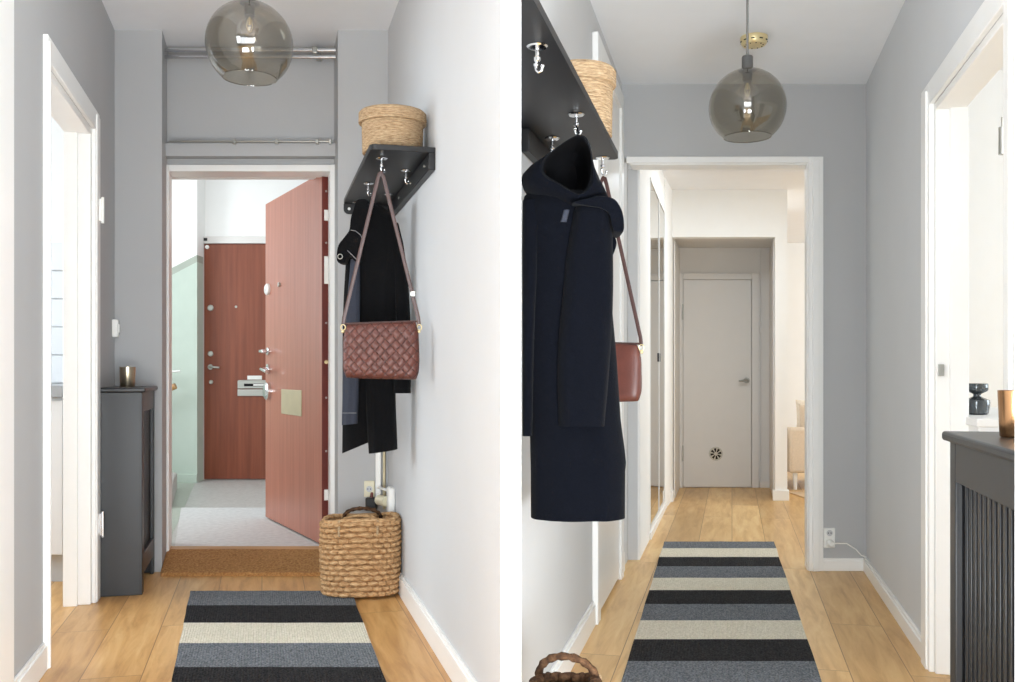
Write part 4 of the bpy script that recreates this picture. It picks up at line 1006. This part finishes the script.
# ---- stair handrail
t = thing('handrail', 'wooden handrail end on a white bracket at the left of the landing', 'handrail', (-2.93, 8.22, 0.90))
b = MB(); b.sweep([(-0.9, 0, -0.36), (-0.10, 0, -0.03), (0.0, 0, 0.012), (0.02, 0, 0.02)], 0.026, 16); b.build('rail', 'oak', t)
b = MB(); b.sweep([(-0.16, 0.18, 0.10), (-0.12, 0.08, 0.10), (-0.02, 0.0, 0.145), (0.06, 0.0, 0.15)], 0.010, 10); b.sweep([(-0.10, 0.0, 0.09), (-0.10, 0.0, -0.02)], 0.008, 8); b.build('bracket', 'white_plastic', t)

# ---- sofa and cushions in the living room
t = thing('sofa', 'beige sofa seen past the right edge of the white opening', 'sofa', (2.44, 8.35, 0))
b = MB(); b.box(0, 1.7, 0, 0.16, 0.15, 0.55); b.build('backrest', 'sofa', t, 0.03, seg=4)
b = MB(); b.box(0.0, 0.16, 0.165, 0.85, 0.15, 0.53); b.build('armrest', 'sofa', t, 0.03, seg=4)
b = MB(); b.box(1.54, 1.7, 0.10, 0.85, 0.15, 0.53); b.build('armrest', 'sofa', t, 0.03, seg=4)
b = MB(); b.box(0.14, 1.56, 0.12, 0.85, 0.15, 0.40); b.build('seat', 'sofa', t, 0.03, seg=4)
for x in (0.07, 1.63):
    for y in (0.07, 0.78):
        b = MB(); b.sweep([(x, y, 0.0), (x, y, 0.16)], [0.015, 0.022], 14); b.build('leg', 'trim', t)
def cushion(label, loc, w, h, tk, tiltx, rz, m='cushion'):
    b = MB(); n = 28; vs, fs = [], []
    for sgn in (-1, 1):
        base = len(vs)
        for j in range(n + 1):
            for i in range(n + 1):
                x = -1 + 2 * i / n; z = -1 + 2 * j / n
                k = (1 - x**4) * (1 - z**4); pin = 1 - 0.06 * (1 - abs(x) ** 2) * abs(z) ** 3
                vs.append((x * w / 2 * (1 - 0.06 * (1 - z * z)), sgn * tk / 2 * max(0, k) ** 0.55, h / 2 + z * h / 2 * (1 - 0.06 * (1 - x * x))))
        for j in range(n):
            for i in range(n):
                a = base + j * (n + 1) + i; fs.append([a, a + 1, a + n + 2, a + n + 1])
    b.add(vs, fs); o = b.build('cushion', m, weld=True); o.location = loc; o.rotation_euler = (tiltx, 0.0, rz)
    return tag(o, label, 'cushion')
cushion('plain beige cushion at the left end of the sofa', (2.765, 8.66, 0.405), 0.30, 0.34, 0.10, 0.0, 0.0, 'sofa')
cushion('cream fluffy cushion on the sofa beside the white door frame', (2.81, 8.79, 0.405), 0.38, 0.38, 0.12, 0.0, 0.05)
b = MB(); b.prism([(2.42, 7.72), (4.2, 7.72), (4.2, 8.2), (2.38, 8.2)], 0.0005, 0.010); tag(b.build('floor_mat', 'mat_tan', bevel=0.003), 'tan woven mat on the floor in front of the sofa', 'rug')

# ================================================================== LIGHT
W = bpy.data.worlds.new('World'); bpy.context.scene.world = W; W.use_nodes = True
bg = W.node_tree.nodes['Background']; bg.inputs['Color'].default_value = (0.92, 0.96, 1.0, 1); bg.inputs['Strength'].default_value = 1.0
def area(name, loc, target, sx, sy, power, col=(1, 1, 1)):
    l = bpy.data.lights.new(name, 'AREA'); l.shape = 'RECTANGLE'; l.size = sx; l.size_y = sy; l.energy = power; l.color = col
    o = bpy.data.objects.new(name, l); C.objects.link(o); o.location = loc
    o.rotation_euler = (Vector(target) - Vector(loc)).to_track_quat('-Z', 'Y').to_euler()
    return o
DAY = (0.885, 0.95, 1.0)
COOL = (0.82, 0.92, 1.0)
area('window_daylight_kitchen', (-4.5, 3.6, 1.6), (0, 3.9, 1.2), 1.9, 1.4, 55, COOL)
area('stairwell_light', (-2.3, 7.0, 3.1), (-2.3, 7.0, 0), 1.6, 1.6, 14, (0.94, 0.97, 1.0))
area('stair_fill', (-4.5, 6.6, 1.9), (0, 6.6, 1.3), 1.2, 1.6, 38, DAY)  # fill added to brighten the open door; the wall has no window
area('window_daylight_side_room', (5.4, 3.2, 1.55), (0, 3.2, 1.4), 2.0, 1.5, 60, COOL)
area('window_daylight_living_room', (6.9, 8.2, 1.5), (2, 7.5, 1.2), 3.0, 1.7, 105, COOL)
area('hall_fill', (1.75, 6.4, 2.48), (1.75, 6.4, 0), 0.5, 0.5, 15, COOL)  # unseen lamp added to brighten the far hall and alcove
# ante-room behind the viewer: unseen fill lights, added to brighten ceilings and walls
area('ante_room_fill', (0, -2.1, 1.30), (0, 3.0, 2.4), 3.0, 1.4, 90, DAY)  # unseen source aimed upward, added to brighten the ceilings
area('ante_corner_fill', (-2.0, -1.9, 1.5), (1.5, 3.6, 1.5), 1.0, 1.5, 52, DAY)  # this pair is added to brighten the side walls; both corners are solid
area('ante_corner_fill', (2.0, -1.9, 1.5), (-1.6, 3.6, 1.5), 1.0, 1.5, 50, DAY)
area('ceiling_fill', (-0.7, 0.4, 0.4), (-0.95, 3.0, 2.83), 0.9, 0.6, 48, DAY)  # this pair is added low behind the viewer to brighten the ceilings
area('ceiling_fill', (0.7, 0.4, 0.4), (0.95, 3.4, 2.56), 0.9, 0.6, 85, DAY)

# ================================================================== CAMERA
cd = bpy.data.cameras.new('Camera'); cam = bpy.data.objects.new('Camera', cd); C.objects.link(cam)
cam.location = (0, 0, 1.05); cam.rotation_euler = (PI / 2, 0, 0)
cd.sensor_fit = 'HORIZONTAL'; cd.sensor_width = 36.0; cd.lens = 950 / 1024 * 36.0
cd.shift_y = 30 / 1024; cd.clip_start = 0.02
sc = bpy.context.scene; sc.camera = cam
sc.view_settings.view_transform = 'Standard'; sc.view_settings.look = 'None'
sc.view_settings.exposure = 0.35; sc.view_settings.gamma = 1.0; sc.view_settings.use_curve_mapping = False
try:
    sc.cycles.use_denoising = True
    sc.cycles.max_bounces = 12; sc.cycles.diffuse_bounces = 6; sc.cycles.transparent_max_bounces = 16
    sc.cycles.caustics_reflective = False; sc.cycles.caustics_refractive = False
except Exception: pass
